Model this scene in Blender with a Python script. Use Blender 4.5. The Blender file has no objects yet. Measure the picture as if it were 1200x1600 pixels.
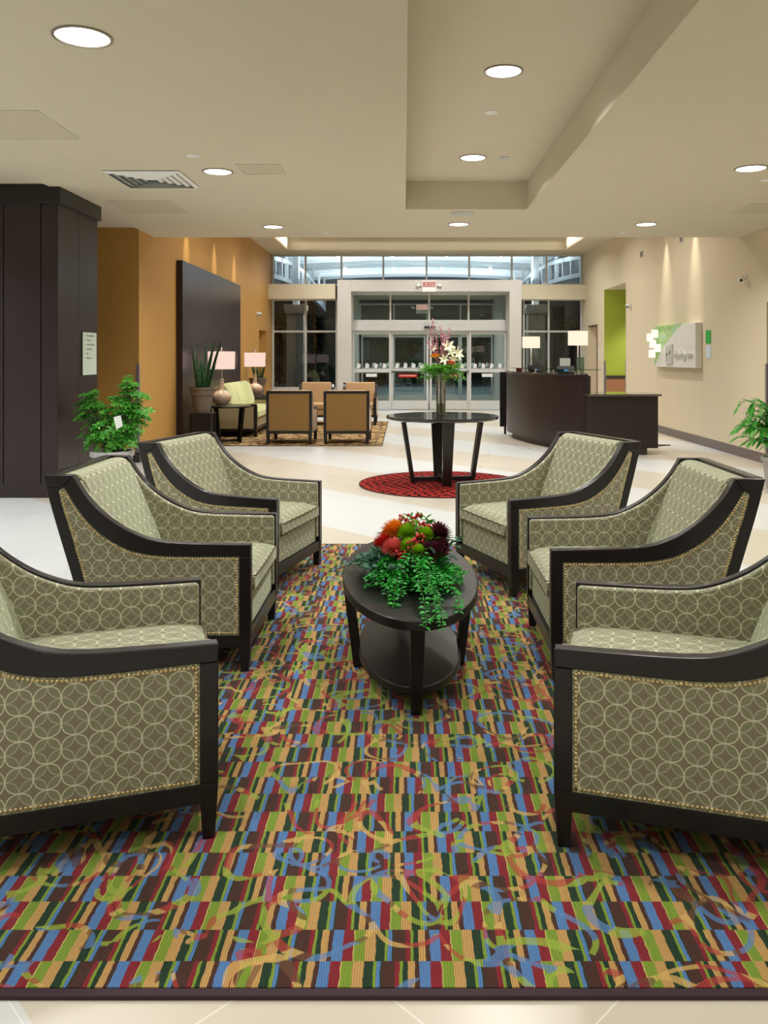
import bpy, bmesh, math, random
from mathutils import Vector, Matrix
PI = math.pi
C = bpy.context.scene.collection
scene = bpy.context.scene

# ------------------------------------------------------------------ helpers
def lin(c):
    return tuple(((x / 255.0) / 12.92 if x / 255.0 <= .04045 else ((x / 255.0 + .055) / 1.055) ** 2.4) for x in c) + (1.0,)

class NT:
    def __init__(s, name):
        s.mat = bpy.data.materials.new(name); s.mat.use_nodes = True
        s.t = s.mat.node_tree; s.t.nodes.clear()
        s.out = s.t.nodes.new('ShaderNodeOutputMaterial')
    def n(s, typ, **kw):
        nd = s.t.nodes.new(typ)
        for k, v in kw.items():
            if hasattr(nd, k): setattr(nd, k, v)
        return nd
    def link(s, a, b): s.t.links.new(a, b)
    def put(s, sock, v):
        if isinstance(v, bpy.types.NodeSocket): s.link(v, sock)
        elif v is not None: sock.default_value = v
    def m(s, op, a, b=0.0, c=0.0, clamp=False):
        nd = s.n('ShaderNodeMath', operation=op, use_clamp=clamp)
        s.put(nd.inputs[0], a); s.put(nd.inputs[1], b)
        if op in ('MULTIPLY_ADD', 'SMOOTH_MIN', 'COMPARE', 'WRAP'): s.put(nd.inputs[2], c)
        return nd.outputs[0]
    def mix(s, f, a, b, mode='MIX'):
        nd = s.n('ShaderNodeMix', data_type='RGBA', blend_type=mode)
        s.put(nd.inputs[0], f); s.put(nd.inputs[6], a); s.put(nd.inputs[7], b)
        return nd.outputs[2]
    def sep(s, v):
        nd = s.n('ShaderNodeSeparateXYZ'); s.link(v, nd.inputs[0]); return nd.outputs
    def comb(s, x, y, z=0.0):
        nd = s.n('ShaderNodeCombineXYZ'); s.put(nd.inputs[0], x); s.put(nd.inputs[1], y); s.put(nd.inputs[2], z); return nd.outputs[0]
    def coord(s, which='Object'): return s.n('ShaderNodeTexCoord').outputs[which]
    def noise(s, vec, scale, detail=3, rough=.5):
        nd = s.n('ShaderNodeTexNoise'); s.link(vec, nd.inputs['Vector'])
        nd.inputs['Scale'].default_value = scale; nd.inputs['Detail'].default_value = detail; nd.inputs['Roughness'].default_value = rough
        return nd.outputs
    def ramp(s, f, stops, interp='LINEAR'):
        nd = s.n('ShaderNodeValToRGB'); cr = nd.color_ramp; cr.interpolation = interp
        while len(cr.elements) < len(stops): cr.elements.new(0.5)
        for e, (p, c) in zip(cr.elements, stops): e.position = p
        for e, (p, c) in zip(cr.elements, stops): e.color = c
        s.put(nd.inputs[0], f); return nd.outputs[0]
    def scale(s, vec, sc):
        nd = s.n('ShaderNodeMapping'); s.link(vec, nd.inputs[0]); nd.inputs['Scale'].default_value = sc; return nd.outputs[0]
    def bsdf(s, col, rough=.5, metal=0.0, spec=.5, bump=None, bstr=.1, bdist=.002, coat=0.0, sheen=0.0, trans=0.0, sub=0.0, emis=None, estr=0.0, normal=None):
        b = s.n('ShaderNodeBsdfPrincipled')
        s.put(b.inputs['Base Color'], col); s.put(b.inputs['Roughness'], rough); s.put(b.inputs['Metallic'], metal)
        s.put(b.inputs['Specular IOR Level'], spec); b.inputs['Coat Weight'].default_value = coat
        b.inputs['Sheen Weight'].default_value = sheen; b.inputs['Transmission Weight'].default_value = trans
        if emis is not None: s.put(b.inputs['Emission Color'], emis); b.inputs['Emission Strength'].default_value = estr
        if bump is not None:
            bp = s.n('ShaderNodeBump'); bp.inputs['Strength'].default_value = bstr; bp.inputs['Distance'].default_value = bdist
            s.link(bump, bp.inputs['Height']); s.link(bp.outputs[0], b.inputs['Normal'])
        s.link(b.outputs[0], s.out.inputs[0]); return b

def plain(name, c, rough=.5, metal=0.0, spec=.5, coat=0.0, var=.06, vs=6, emis=None, estr=0.0, sheen=0.0):
    n = NT(name); co = n.coord(); nz = n.noise(co, vs, 3)
    a = lin(c); lo = tuple(x * (1 - var) for x in a[:3]) + (1,); hi = tuple(min(1, x * (1 + var)) for x in a[:3]) + (1,)
    col = n.mix(nz[0], lo, hi)
    n.bsdf(col, rough, metal, spec, coat=coat, emis=(lin(emis) if emis else None), estr=estr, sheen=sheen)
    return n.mat

def emit(name, c, st):
    n = NT(name); e = n.n('ShaderNodeEmission'); e.inputs[0].default_value = lin(c); e.inputs[1].default_value = st
    n.link(e.outputs[0], n.out.inputs[0]); return n.mat

M = {}
# painted walls with a very faint vertical weave
def wallmat(name, c, rough=.7, stripe=0.0, spec=.3):
    n = NT(name); co = n.coord(); nz = n.noise(co, 3, 4)
    st = n.scale(co, (40, 40, 1.2)); nz2 = n.noise(st, 2.0, 2)
    f = n.m('ADD', n.m('MULTIPLY', nz[0], .5), n.m('MULTIPLY', nz2[0], stripe))
    a = lin(c); lo = tuple(x * .94 for x in a[:3]) + (1,); hi = tuple(min(1, x * 1.05) for x in a[:3]) + (1,)
    n.bsdf(n.mix(f, lo, hi), rough, spec=spec, bump=nz2[0], bstr=.05); return n.mat
M['ceiling'] = wallmat('ceiling_paint', (206, 198, 176), .85)
M['beige'] = wallmat('beige_wallcovering', (212, 199, 172), .75, .5)
M['orange'] = wallmat('amber_wallcovering', (184, 140, 76), .55, .5)
M['green'] = wallmat('green_paint', (172, 190, 72), .7)
M['portal'] = wallmat('portal_paint', (206, 204, 201), .7)
M['cream'] = wallmat('cream_paint', (220, 212, 190), .7)

def woodmat(name, c, rough=.4, coat=.15, axis=2, panels=0, spec=.5, lift=1.7):
    n = NT(name); co = n.coord()
    sc = [38, 38, 38]; sc[axis] = 1.6
    g = n.noise(n.scale(co, sc), 1.5, 5, .6)
    a = lin(c); hi = tuple(x * lift for x in a[:3]) + (1,)
    col = n.mix(g[0], a, hi)
    n.bsdf(col, rough, bump=g[0], bstr=.06, bdist=.001, coat=coat, spec=spec); return n.mat
M['wood'] = woodmat('espresso_wood', (15, 12, 13), .36, .1, spec=.4)
M['woodx'] = woodmat('espresso_wood_horizontal', (15, 12, 13), .33, .12, axis=0, spec=.4)
M['panelwood'] = woodmat('espresso_panelling', (34, 22, 25), .36, .05, lift=1.5, spec=.4)
M['feature'] = woodmat('polished_espresso_panel', (38, 26, 28), .3, .0, lift=1.4, spec=.4)
M['deskwood'] = woodmat('reception_veneer', (29, 17, 17), .38, .06, spec=.4, lift=1.5)
M['brown'] = woodmat('brown_door_wood', (84, 58, 36), .45)
M['base'] = plain('vinyl_baseboard', (62, 52, 50), .45)
M['baseR'] = plain('taupe_baseboard', (104, 92, 88), .4)
M['guard'] = plain('corner_guard', (122, 112, 118), .4)
M['white'] = plain('white_enamel', (232, 232, 228), .4)
M['whitepaint'] = plain('white_metal_paint', (222, 226, 232), .45)
M['mull'] = plain('pale_aluminium_frame', (206, 208, 208), .38, .1)
M['steel'] = plain('brushed_steel', (170, 168, 165), .3, 1.0)
M['chrome'] = plain('chrome', (225, 222, 215), .12, 1.0)
M['black'] = plain('black_plastic', (18, 17, 18), .4)
M['darkmetal'] = plain('dark_grey_metal', (60, 60, 62), .35, .6)
M['brass'] = plain('antique_brass', (232, 208, 150), .32, 1.0)
M['rim'] = plain('downlight_trim', (150, 142, 128), .35, .4)
M['red'] = plain('red_sticker', (200, 44, 38), .5)
M['grille'] = plain('vent_grey', (178, 184, 180), .5)
M['void'] = plain('vent_throat', (120, 128, 124), .8)

def glassmat(name, tint=(235, 245, 242), refl=.08, rough=0.0):
    n = NT(name)
    t = n.n('ShaderNodeBsdfTransparent'); t.inputs[0].default_value = lin(tint)
    g = n.n('ShaderNodeBsdfGlossy'); g.inputs['Roughness'].default_value = rough; g.inputs[0].default_value = (1, 1, 1, 1)
    fr = n.n('ShaderNodeLayerWeight'); fr.inputs[0].default_value = .5
    f = n.m('MULTIPLY_ADD', n.m('POWER', fr.outputs[1], 4.0), .7, refl, clamp=True)
    mx = n.n('ShaderNodeMixShader'); n.link(f, mx.inputs[0]); n.link(t.outputs[0], mx.inputs[1]); n.link(g.outputs[0], mx.inputs[2])
    n.link(mx.outputs[0], n.out.inputs[0]); return n.mat
M['glass'] = glassmat('window_glass', refl=.035)
M['vase'] = glassmat('vase_glass', (205, 208, 200), .22, .02)
M['shelfglass'] = glassmat('green_edge_glass', (150, 190, 175), .12)

# terrazzo-like tile floor: 0.61 m tiles laid at 45 degrees, bands of beige and off-white
def floormat():
    n = NT('polished_floor_tile'); co = n.coord(); x, y, z = n.sep(co)
    a = n.m('ADD', x, y); b = n.m('SUBTRACT', x, y)
    # bands along x+y, period 3.55 m ; edges broken into steps by tile
    bf = n.m('FRACT', n.m('DIVIDE', n.m('SUBTRACT', a, 0.96), 3.55))
    band = n.m('GREATER_THAN', bf, .5)
    d = .8697
    def grid(v, off):
        f = n.m('FRACT', n.m('DIVIDE', n.m('SUBTRACT', v, off), d))
        return n.m('LESS_THAN', n.m('ABSOLUTE', n.m('SUBTRACT', f, .5)), .0035)
    g = n.m('MAXIMUM', grid(a, 1.808 - d / 2), grid(b, -2.22 - d / 2 + .0))
    sp = n.noise(co, 170, 2, .7); big = n.noise(co, 1.3, 3)
    c0 = n.mix(band, lin((196, 187, 170)), lin((204, 205, 204)))
    c1 = n.mix(n.m('MULTIPLY', n.m('SUBTRACT', sp[0], .35), .15, clamp=True), c0, lin((160, 148, 124)))
    c2 = n.mix(n.m('MULTIPLY', n.m('SUBTRACT', big[0], .3), .3, clamp=True), c1, lin((214, 210, 204)))
    c3 = n.mix(n.m('MULTIPLY', g, .55), c2, lin((236, 232, 222)))
    n.bsdf(c3, n.m('MULTIPLY_ADD', big[0], .1, .24), spec=.5); return n.mat
M['floor'] = floormat()

# multicolour striped rug with brush-like ring strokes woven over it
def rugmat():
    n = NT('striped_block_rug'); co = n.coord(); x, y, z = n.sep(co)
    RH = .106; PER = .238
    row = n.m('FLOOR', n.m('DIVIDE', y, RH))
    wn = n.n('ShaderNodeTexWhiteNoise', noise_dimensions='1D'); n.link(row, wn.inputs['W'])
    wob = n.noise(n.scale(co, (3, 3, 1)), 14, 2)
    xs = n.m('ADD', x, n.m('MULTIPLY', n.m('SUBTRACT', wob[0], .5), .007))
    t0 = n.m('ADD', n.m('DIVIDE', xs, PER), n.m('MULTIPLY', n.m('ROUND', n.m('MULTIPLY', wn.outputs[0], 9)), .37))
    blue = lin((78, 120, 172)); red = lin((126, 24, 36)); grn = lin((118, 144, 42)); tan = lin((184, 144, 84)); dg = lin((18, 50, 26)); br = lin((66, 36, 26)); lt = lin((186, 176, 96))
    seq = [(blue, 52), (red, 52), (lt, 6), (grn, 54), (tan, 54), (dg, 46), (grn, 14), (blue, 20), (dg, 6), (br, 64), (red, 24), (grn, 14), (dg, 26), (tan, 34), (br, 24)]
    tot = sum(w for _, w in seq); pos = 0; stops = []
    for c, w in seq: stops.append((pos / tot, c)); pos += w
    ca = n.ramp(n.m('FRACT', t0), stops, 'CONSTANT')
    # ring strokes
    dn = n.noise(co, 1.9, 2)
    wv = n.n('ShaderNodeVectorMath', operation='MULTIPLY_ADD'); n.link(dn[1], wv.inputs[0]); wv.inputs[1].default_value = (.42, .42, 0); n.link(co, wv.inputs[2])
    def strokes(scale, r, w, seed):
        mp = n.n('ShaderNodeMapping'); n.link(wv.outputs[0], mp.inputs[0]); mp.inputs['Location'].default_value = (seed, seed * .7, 0)
        v = n.n('ShaderNodeTexVoronoi', voronoi_dimensions='2D'); n.link(mp.outputs[0], v.inputs['Vector']); v.inputs['Scale'].default_value = scale
        d = v.outputs['Distance']
        return n.m('LESS_THAN', n.m('ABSOLUTE', n.m('SUBTRACT', d, r)), w)
    s1 = strokes(3.2, .38, .03, 0.0); s2 = n.m('MAXIMUM', strokes(3.9, .33, .034, 5.3), strokes(2.9, .27, .026, 11.7))
    brk = n.noise(co, 5.5, 1); on = n.m('GREATER_THAN', brk[0], .40)
    s = n.m('MULTIPLY', n.m('MAXIMUM', s1, s2), on)
    t1 = n.m('ADD', n.m('MULTIPLY', n.noise(co, 3.1, 1)[0], 3.2), .1)
    cb0 = n.ramp(n.m('FRACT', t1), [(0, lin((86, 128, 178))), (.22, lin((150, 172, 58))), (.5, lin((168, 52, 50))), (.72, lin((206, 170, 96))), (.88, lin((104, 66, 44)))], 'CONSTANT')
    cb = n.mix(.68, ca, cb0)
    c = n.mix(s, ca, cb)
    # cord ribs
    rib = n.m('SINE', n.m('MULTIPLY', x, 2 * PI / .0062))
    c = n.mix(n.m('MULTIPLY_ADD', rib, .16, .16, clamp=True), c, lin((8, 8, 6)))
    pn = n.noise(co, 420, 2)
    h = n.m('ADD', n.m('MULTIPLY', rib, .5), pn[0])
    n.bsdf(c, .95, spec=.1, bump=h, bstr=.5, bdist=.003, sheen=.15); return n.mat
M['rug'] = rugmat()
M['rugedge'] = plain('rug_binding', (46, 24, 34), .8)

# upholstery of interlocking rings (pitch 72 mm); used with metre UVs
def ringfabric():
    n = NT('ring_print_upholstery'); uv = n.coord('UV'); u, v, w = n.sep(uv)
    q = .0726
    def fr(t, off): return n.m('SUBTRACT', n.m('FRACT', n.m('ADD', n.m('DIVIDE', t, q), off)), .5)
    def dist(off):
        a = n.m('ABSOLUTE', fr(u, off)); b = n.m('ABSOLUTE', fr(v, off)); P = 2.35
        return n.m('POWER', n.m('ADD', n.m('POWER', a, P), n.m('POWER', b, P)), 1 / P)
    d1 = dist(0.0); d2 = dist(.5); R = .486; W = .021
    def line(d): return n.m('SUBTRACT', 1.0, n.m('DIVIDE', n.m('SUBTRACT', n.m('ABSOLUTE', n.m('SUBTRACT', d, R)), W * .7), W * .6), clamp=True)
    l1 = line(d1); l2 = line(d2)
    inter = n.m('MULTIPLY', n.m('LESS_THAN', d1, R), n.m('LESS_THAN', d2, R))
    base = n.mix(inter, lin((126, 119, 96)), lin((127, 130, 100)))
    c = n.mix(n.m('MULTIPLY', l2, .85), base, lin((176, 170, 154)))
    c = n.mix(n.m('MULTIPLY', l1, .9), c, lin((210, 206, 178)))
    wv = n.noise(n.scale(uv, (900, 900, 1)), 1.0, 2)
    h = n.m('ADD', n.m('MAXIMUM', l1, l2), n.m('MULTIPLY', wv[0], .4))
    b = n.bsdf(c, .62, spec=.45, bump=h, bstr=.25, bdist=.0012, sheen=1.0)
    b.inputs['Sheen Roughness'].default_value = .35; b.inputs['Sheen Tint'].default_value = lin((222, 238, 208))
    return n.mat
M['ring'] = ringfabric()
M['piping'] = plain('olive_piping', (96, 92, 66), .8)

def weave(name, c, rough=.85, sheen=.3, var=.12):
    n = NT(name); co = n.coord(); w = n.noise(co, 320, 2); b = n.noise(co, 5, 2)
    a = lin(c); lo = tuple(x * (1 - var) for x in a[:3]) + (1,); hi = tuple(min(1, x * (1 + var)) for x in a[:3]) + (1,)
    n.bsdf(n.mix(n.m('MULTIPLY_ADD', w[0], .5, n.m('MULTIPLY', b[0], .5)), lo, hi), rough, bump=w[0], bstr=.2, sheen=sheen, spec=.2); return n.mat
M['tan'] = weave('tan_fabric', (188, 154, 114))
M['ochre'] = weave('ochre_fabric', (138, 106, 60))
M['sage'] = weave('sage_fabric', (196, 200, 142))
M['sofaside'] = weave('khaki_fabric', (160, 146, 112))

def mottled(name, c1, c2, c3, sc):
    n = NT(name); co = n.coord(); v = n.n('ShaderNodeTexVoronoi'); n.link(co, v.inputs['Vector']); v.inputs['Scale'].default_value = sc
    f = n.sep(v.outputs['Color'])[0]
    n.bsdf(n.ramp(f, [(0, lin(c1)), (.35, lin(c2)), (.7, lin(c3))], 'CONSTANT'), .95, spec=.1); return n.mat
M['farrug'] = mottled('mottled_rug', (92, 66, 40), (186, 158, 112), (140, 112, 76), 13)

def redrug():
    n = NT('red_fan_rug'); co = n.coord(); x, y, z = n.sep(co)
    P = .64
    def scal(off, offy):
        fx = n.m('SUBTRACT', n.m('FRACT', n.m('ADD', n.m('DIVIDE', x, P), off)), .5)
        fy = n.m('FRACT', n.m('ADD', n.m('DIVIDE', y, P), offy))
        d = n.m('SQRT', n.m('ADD', n.m('POWER', n.m('ABSOLUTE', fx), 2.0), n.m('POWER', fy, 2.0)))
        an = n.m('ARCTAN2', fx, fy)
        return d, an
    d, an = scal(0, 0)
    ringi = n.m('FLOOR', n.m('MULTIPLY', d, 6.0))
    seg = n.m('FRACT', n.m('ADD', n.m('MULTIPLY', an, n.m('MULTIPLY_ADD', ringi, .8, 1.2)), n.m('MULTIPLY', ringi, .37)))
    r = n.m('FRACT', n.m('MULTIPLY', d, 6.0))
    m1 = n.m('MULTIPLY', n.m('LESS_THAN', seg, .66), n.m('LESS_THAN', r, .72))
    nz = n.noise(co, 2.2, 1)
    rc = n.mix(nz[0], lin((140, 26, 24)), lin((190, 58, 44)))
    n.bsdf(n.mix(m1, lin((40, 10, 12)), rc), .95, spec=.1); return n.mat
M['redrug'] = redrug()

def leafmat(name, c1, c2, c3=None, sc=9, rough=.4):
    n = NT(name); co = n.coord(); nz = n.noise(co, sc, 2, .6)
    st = [(.3, lin(c1)), (.62, lin(c2))] + ([(.75, lin(c3))] if c3 else [])
    col = n.ramp(nz[0], st)
    b = n.bsdf(col, rough, spec=.4)
    t = n.n('ShaderNodeBsdfTranslucent'); n.link(col, t.inputs[0])
    mx = n.n('ShaderNodeMixShader'); mx.inputs[0].default_value = .22; n.link(b.outputs[0], mx.inputs[1]); n.link(t.outputs[0], mx.inputs[2])
    n.link(mx.outputs[0], n.out.inputs[0]); return n.mat
M['leaf'] = leafmat('schefflera_leaf', (30, 104, 36), (92, 180, 56), (196, 224, 128), 26)
M['palm'] = leafmat('palm_leaf', (20, 96, 36), (76, 182, 50), (120, 200, 80), 12)
M['bright'] = leafmat('bright_green_leaf', (14, 96, 30), (40, 176, 48), (96, 208, 84), 22)
M['euca'] = leafmat('eucalyptus_leaf', (38, 84, 66), (84, 132, 104), (120, 160, 134), 18, .6)
M['lime'] = leafmat('spring_green_leaf', (48, 120, 24), (112, 190, 50), (150, 214, 90), 26)
M['snake'] = leafmat('snake_plant_leaf', (18, 52, 32), (44, 92, 50), (70, 110, 60), 20)
M['stem'] = plain('green_stem', (74, 104, 50), .6)
M['twig'] = plain('pink_blossom_twig', (150, 84, 100), .7, var=.25, vs=60)
M['blossom'] = plain('pink_blossom', (196, 136, 150), .6, var=.2, vs=60)
M['lily'] = plain('white_petal', (236, 236, 206), .5)
M['orange_f'] = plain('orange_petal', (232, 140, 24), .5, var=.2, vs=60)
M['red_f'] = plain('red_petal', (206, 44, 28), .5, var=.25, vs=60)
M['coral'] = plain('coral_petal', (236, 110, 74), .5, var=.2, vs=40)
M['pink_f'] = plain('pink_petal', (226, 116, 108), .6, var=.2, vs=60)
M['mum'] = plain('lime_petal', (150, 196, 30), .5, var=.2, vs=60)
M['berry'] = plain('red_berry', (186, 34, 44), .3, var=.3, vs=80)
M['maroon'] = plain('maroon_bract', (84, 34, 46), .4, var=.3, vs=40)
M['potgrey'] = plain('grey_terracotta', (168, 166, 164), .7, var=.12, vs=12)
M['potbrown'] = plain('weathered_pot', (106, 92, 78), .75, var=.15, vs=20)
M['soil'] = plain('potting_soil', (40, 30, 22), .95, var=.3, vs=60)
M['pebble'] = plain('pale_pebbles', (196, 190, 180), .8, var=.25, vs=60)
M['paper'] = plain('white_card', (226, 230, 228), .6)
M['sign'] = plain('directory_panel', (206, 220, 208), .4)
M['signtext'] = plain('directory_lettering', (130, 142, 136), .6)
M['shade'] = emit('lamp_shade_glow', (255, 226, 200), 2.0)
M['shadepink'] = emit('lamp_shade_pink_glow', (255, 220, 204), 1.6)
M['cube'] = emit('lit_cube', (255, 250, 236), 1.75)
M['lamplight'] = emit('downlight_diffuser', (255, 250, 240), 14)
M['exit'] = emit('exit_face', (255, 214, 200), 1.1)
M['exitred'] = emit('exit_letters', (240, 60, 44), 1.3)
M['coolscreen'] = emit('blue_screen_glow', (120, 170, 230), 1.2)
M['stone'] = plain('stone_column', (150, 134, 118), .8, var=.15, vs=4)
M['asphalt'] = plain('asphalt', (70, 72, 76), .8, var=.15, vs=10)
M['hedge'] = leafmat('night_foliage', (16, 30, 20), (34, 56, 34), None, 5)

def ceramic(name, c1, c2):
    n = NT(name); co = n.coord(); x, y, z = n.sep(co)
    w = n.m('MULTIPLY_ADD', n.m('SINE', n.m('ADD', n.m('MULTIPLY', z, 150), n.m('MULTIPLY', n.noise(co, 9, 2)[0], 8))), .5, .5)
    n.bsdf(n.mix(w, lin(c1), lin(c2)), .4, coat=.2); return n.mat
M['ceramic'] = ceramic('banded_ceramic', (176, 146, 122), (206, 180, 156))

# --------------------------------------------------------------- mesh builder
class MB:
    def __init__(s): s.v = []; s.f = []
    def add(s, vs, fs):
        o = len(s.v); s.v += [tuple(p) for p in vs]; s.f += [tuple(i + o for i in f) for f in fs]; return s
    def box(s, x0, x1, y0, y1, z0, z1):
        return s.add([(x0,y0,z0),(x1,y0,z0),(x1,y1,z0),(x0,y1,z0),(x0,y0,z1),(x1,y0,z1),(x1,y1,z1),(x0,y1,z1)],
                     [(0,3,2,1),(4,5,6,7),(0,1,5,4),(1,2,6,5),(2,3,7,6),(3,0,4,7)])
    def hexa(s, b, t):   # bottom 4, top 4
        return s.add(list(b) + list(t), [(0,3,2,1),(4,5,6,7),(0,1,5,4),(1,2,6,5),(2,3,7,6),(3,0,4,7)])
    def prism(s, pts, axis, a, b):
        def P(p, t):
            if axis == 'y': return (p[0], t, p[1])
            if axis == 'x': return (t, p[0], p[1])
            return (p[0], p[1], t)
        n = len(pts); vs = [P(p, a) for p in pts] + [P(p, b) for p in pts]
        fs = [tuple(range(n))[::-1], tuple(range(n, 2*n))] + [(i, (i+1) % n, (i+1) % n + n, i + n) for i in range(n)]
        return s.add(vs, fs)
    def strip(s, up, lo, axis, a, b):   # band between two matched curves, extruded
        def P(p, t):
            if axis == 'y': return (p[0], t, p[1])
            if axis == 'x': return (t, p[0], p[1])
            return (p[0], p[1], t)
        n = len(up); vs = []
        for k in range(n): vs += [P(up[k], a), P(lo[k], a), P(lo[k], b), P(up[k], b)]
        fs = [(0,1,2,3), tuple(4*(n-1)+i for i in (3,2,1,0))]
        for k in range(n-1):
            o = 4*k; q = o + 4
            fs += [(o,q,q+1,o+1),(o+1,q+1,q+2,o+2),(o+2,q+2,q+3,o+3),(o+3,q+3,q,o)]
        return s.add(vs, fs)
    def lathe(s, prof, seg=32, c=(0,0,0), squash=1.0, caps=True):
        vs = []; fs = []; n = len(prof)
        for r, z in prof:
            for k in range(seg):
                a = 2*PI*k/seg; vs.append((c[0]+r*math.cos(a), c[1]+r*math.sin(a)*squash, c[2]+z))
        for i in range(n-1):
            for k in range(seg):
                k2 = (k+1) % seg; fs.append((i*seg+k, i*seg+k2, (i+1)*seg+k2, (i+1)*seg+k))
        if caps: fs += [tuple(range(seg))[::-1], tuple((n-1)*seg+k for k in range(seg))]
        return s.add(vs, fs)
    def tube(s, pts, r, seg=8):
        pts = [Vector(p) for p in pts]; vs = []; fs = []; n = len(pts); ref = None
        for i, p in enumerate(pts):
            d = (pts[min(i+1, n-1)] - pts[max(i-1, 0)]).normalized()
            if ref is None: ref = d.orthogonal().normalized()
            ref = (ref - d*ref.dot(d)).normalized(); q = d.cross(ref)
            rr = r[i] if isinstance(r, (list, tuple)) else r
            for k in range(seg):
                a = 2*PI*k/seg; vs.append(p + (ref*math.cos(a) + q*math.sin(a))*rr)
        for i in range(n-1):
            for k in range(seg):
                k2 = (k+1) % seg; fs.append((i*seg+k, i*seg+k2, (i+1)*seg+k2, (i+1)*seg+k))
        fs += [tuple(range(seg))[::-1], tuple((n-1)*seg+k for k in range(seg))]
        return s.add(vs, fs)
    def ball(s, c, r, seg=8, rings=5, sq=(1,1,1)):
        vs = [(c[0],c[1],c[2]+r*sq[2])]; fs = []
        for i in range(1, rings):
            t = PI*i/rings
            for k in range(seg):
                a = 2*PI*k/seg; vs.append((c[0]+r*sq[0]*math.sin(t)*math.cos(a), c[1]+r*sq[1]*math.sin(t)*math.sin(a), c[2]+r*sq[2]*math.cos(t)))
        vs.append((c[0],c[1],c[2]-r*sq[2])); L = len(vs)-1
        for k in range(seg): fs.append((0, 1+k, 1+(k+1)%seg))
        for i in range(rings-2):
            for k in range(seg):
                a = 1+i*seg; fs.append((a+k, a+seg+k, a+seg+(k+1)%seg, a+(k+1)%seg))
        a = 1+(rings-2)*seg
        for k in range(seg): fs.append((a+k, L, a+(k+1)%seg))
        return s.add(vs, fs)
    def leaf(s, p, d, up, L, W, fold=.25, curl=.15):
        p = Vector(p); d = Vector(d).normalized(); up = Vector(up); sd = d.cross(up)
        if sd.length < 1e-4: sd = d.orthogonal()
        sd.normalize(); nn = sd.cross(d).normalized()
        pts = [p, p + d*L*.35 + sd*W*.5 + nn*W*fold, p + d*L*.35 - nn*W*.02, p + d*L*.35 - sd*W*.5 + nn*W*fold,
               p + d*L*.7 + sd*W*.38 + nn*(W*fold - L*curl*.4), p + d*L*.7 - nn*L*curl*.45, p + d*L*.7 - sd*W*.38 + nn*(W*fold - L*curl*.4), p + d*L - nn*L*curl]
        return s.add(pts, [(0,1,2),(0,2,3),(1,4,5,2),(2,5,6,3),(4,7,5),(5,7,6)])
    def blade(s, p, d, side, L, W, bend, n=6):
        p = Vector(p); d = Vector(d).normalized(); side = Vector(side).normalized(); vs = []; fs = []
        nn = side.cross(d)
        for i in range(n+1):
            t = i/n; w = W*(.55 + .9*t - 1.45*t**2.2) if t < 1 else 0.0; w = max(w, .0008)
            q = p + d*L*t + Vector(bend)*t*t*L; vs += [q - side*w*.5, q + nn*w*.12, q + side*w*.5]
        for i in range(n):
            o = 3*i; fs += [(o,o+1,o+4,o+3),(o+1,o+2,o+5,o+4)]
        return s.add(vs, fs)
    def build(s, name, mat, parent=None, smooth=None, bevel=0, bseg=2, uv=False, loc=None, rotz=0, recalc=True, sub=0):
        me = bpy.data.meshes.new(name); me.from_pydata(s.v, [], s.f); me.update()
        if recalc:
            bm = bmesh.new(); bm.from_mesh(me); bmesh.ops.recalc_face_normals(bm, faces=bm.faces); bm.to_mesh(me); bm.free()
        me.materials.append(M[mat] if isinstance(mat, str) else mat)
        if smooth is not None:
            for p in me.polygons: p.use_smooth = True
            if smooth < 180: me.set_sharp_from_angle(angle=math.radians(smooth))
        if uv:
            ul = me.uv_layers.new(name='UVMap')
            for p in me.polygons:
                n = p.normal; ax = max(range(3), key=lambda i: abs(n[i]))
                for li in p.loop_indices:
                    c = me.vertices[me.loops[li].vertex_index].co
                    ul.data[li].uv = (c.y, c.z) if ax == 0 else ((c.x, c.z) if ax == 1 else (c.x, c.y))
        o = bpy.data.objects.new(name, me); C.objects.link(o)
        if bevel:
            b = o.modifiers.new('edge', 'BEVEL'); b.width = bevel; b.segments = bseg; b.limit_method = 'ANGLE'; b.angle_limit = math.radians(40)
            b.harden_normals = False
        if sub:
            m = o.modifiers.new('soft', 'SUBSURF'); m.levels = sub; m.render_levels = sub
        if parent: o.parent = parent
        if loc is not None: o.location = loc
        o.rotation_euler.z = rotz
        return o

def tag(o, label, cat, group=None, kind=None):
    o['label'] = label; o['category'] = cat
    if group: o['group'] = group
    if kind: o['kind'] = kind
    return o
def thing(name, label, cat, loc=(0,0,0), rz=0, group=None):
    o = bpy.data.objects.new(name, None); C.objects.link(o); o.empty_display_size = .1
    o.location = loc; o.rotation_euler.z = rz; return tag(o, label, cat, group)
def struct(o, label=None):
    o['kind'] = 'structure'
    if label: o['label'] = label
    return o
def dup(root, loc, rz, label=None, group=None):
    r = root.copy(); C.objects.link(r); r.location = loc; r.rotation_euler.z = rz
    if label: r['label'] = label
    if group: r['group'] = group
    for ch in list(root.children):
        c = ch.copy(); C.objects.link(c); c.parent = r
        for g in list(ch.children):
            d = g.copy(); C.objects.link(d); d.parent = c
    return r
def crom(pts, n=5):
    out = []; P = [pts[0]] + list(pts) + [pts[-1]]
    for i in range(1, len(P)-2):
        a, b, c, d = (Vector(q) for q in P[i-1:i+3])
        for k in range(n):
            t = k/n; out.append(tuple(.5*((2*b) + (c-a)*t + (2*a-5*b+4*c-d)*t*t + (3*b-a-3*c+d)*t**3)))
    out.append(tuple(pts[-1])); return out
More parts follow.
